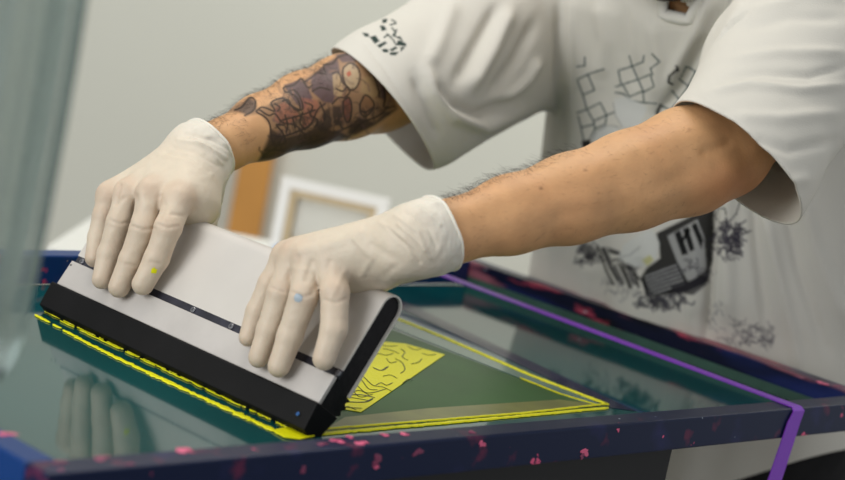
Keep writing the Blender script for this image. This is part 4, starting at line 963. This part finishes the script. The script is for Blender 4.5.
me = o.data; nvv = 32; bm = bmesh.new(); bm.from_mesh(me); bm.verts.ensure_lookup_table()
for i in range(nvv): bm.faces.new([bm.verts[i], bm.verts[(i + 1) % nvv], bm.verts[96 + (i + 1) % nvv], bm.verts[96 + i]])
bmesh.ops.recalc_face_normals(bm, faces=bm.faces); bm.to_mesh(me); bm.free()
tag(o, 'light blue roll of tape lying in front of the small canvas', 'tape roll')
# orange wooden post by the wall
pz = at(257, 132, 3.70); pl = at(228, 222, 3.70); pr_ = at(262, 222, 3.70)
px0 = at(223, 222, 3.66)[0]; px1 = at(257, 222, 3.66)[0]
post = obj('wooden_post', *box3((px0, 3.70, 0), (px1 - px0, 0, 0), (0, .045, 0), (0, 0, pz[2])), mat('orange_wood', (190, 134, 62), .55, var=.15, vscale=6), origin=((px0 + px1) / 2, 3.72, 0)); fixn(post, .003)
tag(post, 'orange-brown wooden post standing against the wall left of the canvas', 'post')

# clear plastic film hanging in the foreground from an overhead rail
pm = bpy.data.materials.new('clear_plastic'); pm.use_nodes = True; nt = pm.node_tree; nt.nodes.clear()
out = nt.nodes.new('ShaderNodeOutputMaterial'); tr = nt.nodes.new('ShaderNodeBsdfTransparent'); tr.inputs[0].default_value = (.93, .95, .94, 1)
gl = nt.nodes.new('ShaderNodeBsdfGlossy'); gl.inputs['Roughness'].default_value = .12; gl.inputs[0].default_value = (.8, .84, .83, 1)
df = nt.nodes.new('ShaderNodeBsdfTranslucent'); df.inputs[0].default_value = (.62, .68, .66, 1)
fr_ = nt.nodes.new('ShaderNodeFresnel'); fr_.inputs[0].default_value = 1.45
m1 = nt.nodes.new('ShaderNodeMixShader'); m1.inputs[0].default_value = .24; m2 = nt.nodes.new('ShaderNodeMixShader')
nt.links.new(tr.outputs[0], m1.inputs[1]); nt.links.new(df.outputs[0], m1.inputs[2]); nt.links.new(fr_.outputs[0], m2.inputs[0]); nt.links.new(m1.outputs[0], m2.inputs[1]); nt.links.new(gl.outputs[0], m2.inputs[2]); nt.links.new(m2.outputs[0], out.inputs[0])
pc = at(-22, 200, .93); pedge = at(46, 200, .93); pr0 = np.linalg.norm((pedge - pc)[:2]); zb = at(10, 398, .93)[2]; ztop = 2.28
rings = []; nn_ = 96
lv = [(zb + .0, .42), (zb + .003, .68), (zb + .009, .84), (zb + .024, .93), (zb + .055, .97), (zb + .09, 1.0), (zb + .14, 1.04)] + [(z, 1.05 - .01 * (z - zb - .14) ) for z in np.linspace(zb + .17, ztop, 60)]
for z, s in lv:
    k = min(1, .3 + (z - zb) / .12); r_ = []
    for i in range(nn_):
        a = i * 2 * math.pi / nn_
        w = 1 + k * (.07 * math.sin(5 * a + 1.2 * z) + .05 * math.sin(9 * a + 2.6 * z + 1) + .045 * math.sin(17 * a - 1.7 * z) + .02 * math.sin(31 * a + 2 * z))
        r_.append(V(pc[0] + pr0 * s * w * math.cos(a), pc[1] + pr0 * s * w * math.sin(a) * .8, z))
    rings.append(r_)
inner_r = []
for z, s in lv[2:]:
    k = min(1, .3 + (z - zb) / .12); r_ = []
    for i in range(nn_ * 2):
        a = i * math.pi / nn_
        w = .74 + k * (.12 * math.sin(4 * a + .9 * z + 2) + .07 * math.sin(11 * a - 1.6 * z) + .04 * math.sin(23 * a + 1.1 * z))
        r_.append(V(pc[0] + pr0 * s * w * math.cos(a), pc[1] + pr0 * s * w * math.sin(a) * .8, z + .004))
    inner_r.append(r_)
v1_, f1_ = prism(None, rings); v2_, f2_ = prism(None, inner_r); vs, fs = join((v1_, f1_[:-2]), (v2_, f2_[:-2]))
film_o = obj('plastic_film', vs, fs, pm, smooth=True, origin=(pc[0], pc[1], zb)); tag(film_o, 'clear crinkled plastic film hanging in folds in the left foreground', 'plastic film')
rail = empty('overhead_rail', (pc[0], 3.7, 0), 'grey steel overhead rail on an upright, holding up the clear plastic film', 'rail')
M_rail = mat('grey_steel', (140, 142, 145), .4, metal=.6)
o = obj('pipe', *tube([V(pc[0], -1.0, 2.30), V(pc[0], 3.745, 2.30)], .014, 14), M_rail, rail, smooth=True)
o = obj('upright', *tube([V(pc[0], -1.0, 0.0), V(pc[0], -1.0, 2.284)], .016, 14), M_rail, rail, smooth=True)

# ============================================================ LIGHT
w = bpy.data.worlds.new('world'); bpy.context.scene.world = w; w.use_nodes = True
w.node_tree.nodes['Background'].inputs[0].default_value = (.93, .97, 1.0, 1); w.node_tree.nodes['Background'].inputs[1].default_value = .56
def area(name, loc, tgt, sx_, sy_, power, col):
    l = bpy.data.lights.new(name, 'AREA'); l.shape = 'RECTANGLE'; l.size = sx_; l.size_y = sy_; l.energy = power; l.color = col
    o = bpy.data.objects.new(name, l); C.objects.link(o); o.location = loc
    o.rotation_euler = (Vector(tgt) - Vector(loc)).to_track_quat('-Z', 'Y').to_euler(); return o
area('ceiling_light', (-.3, 1.9, 2.75), (.1, 1.7, .9), 1.6, 1.0, 17, (1, .95, .86))
area('back_wall_fill', (.9, 2.9, 2.7), (.8, 3.9, 1.2), 1.8, .6, 28, (1, .97, .90))  # added fill lamp, set to the right to brighten the back wall
area('window_light', (-2.2, -.6, 1.9), (.2, 1.9, 1.1), 1.6, 1.6, 62, (.98, .99, 1))
vs_ = bpy.context.scene.view_settings
vs_.view_transform = 'Standard'; vs_.look = 'None'; vs_.gamma = 1; vs_.use_curve_mapping = False; vs_.exposure = 0.0
for o in bpy.data.objects:
    if '_org' in o: del o['_org']
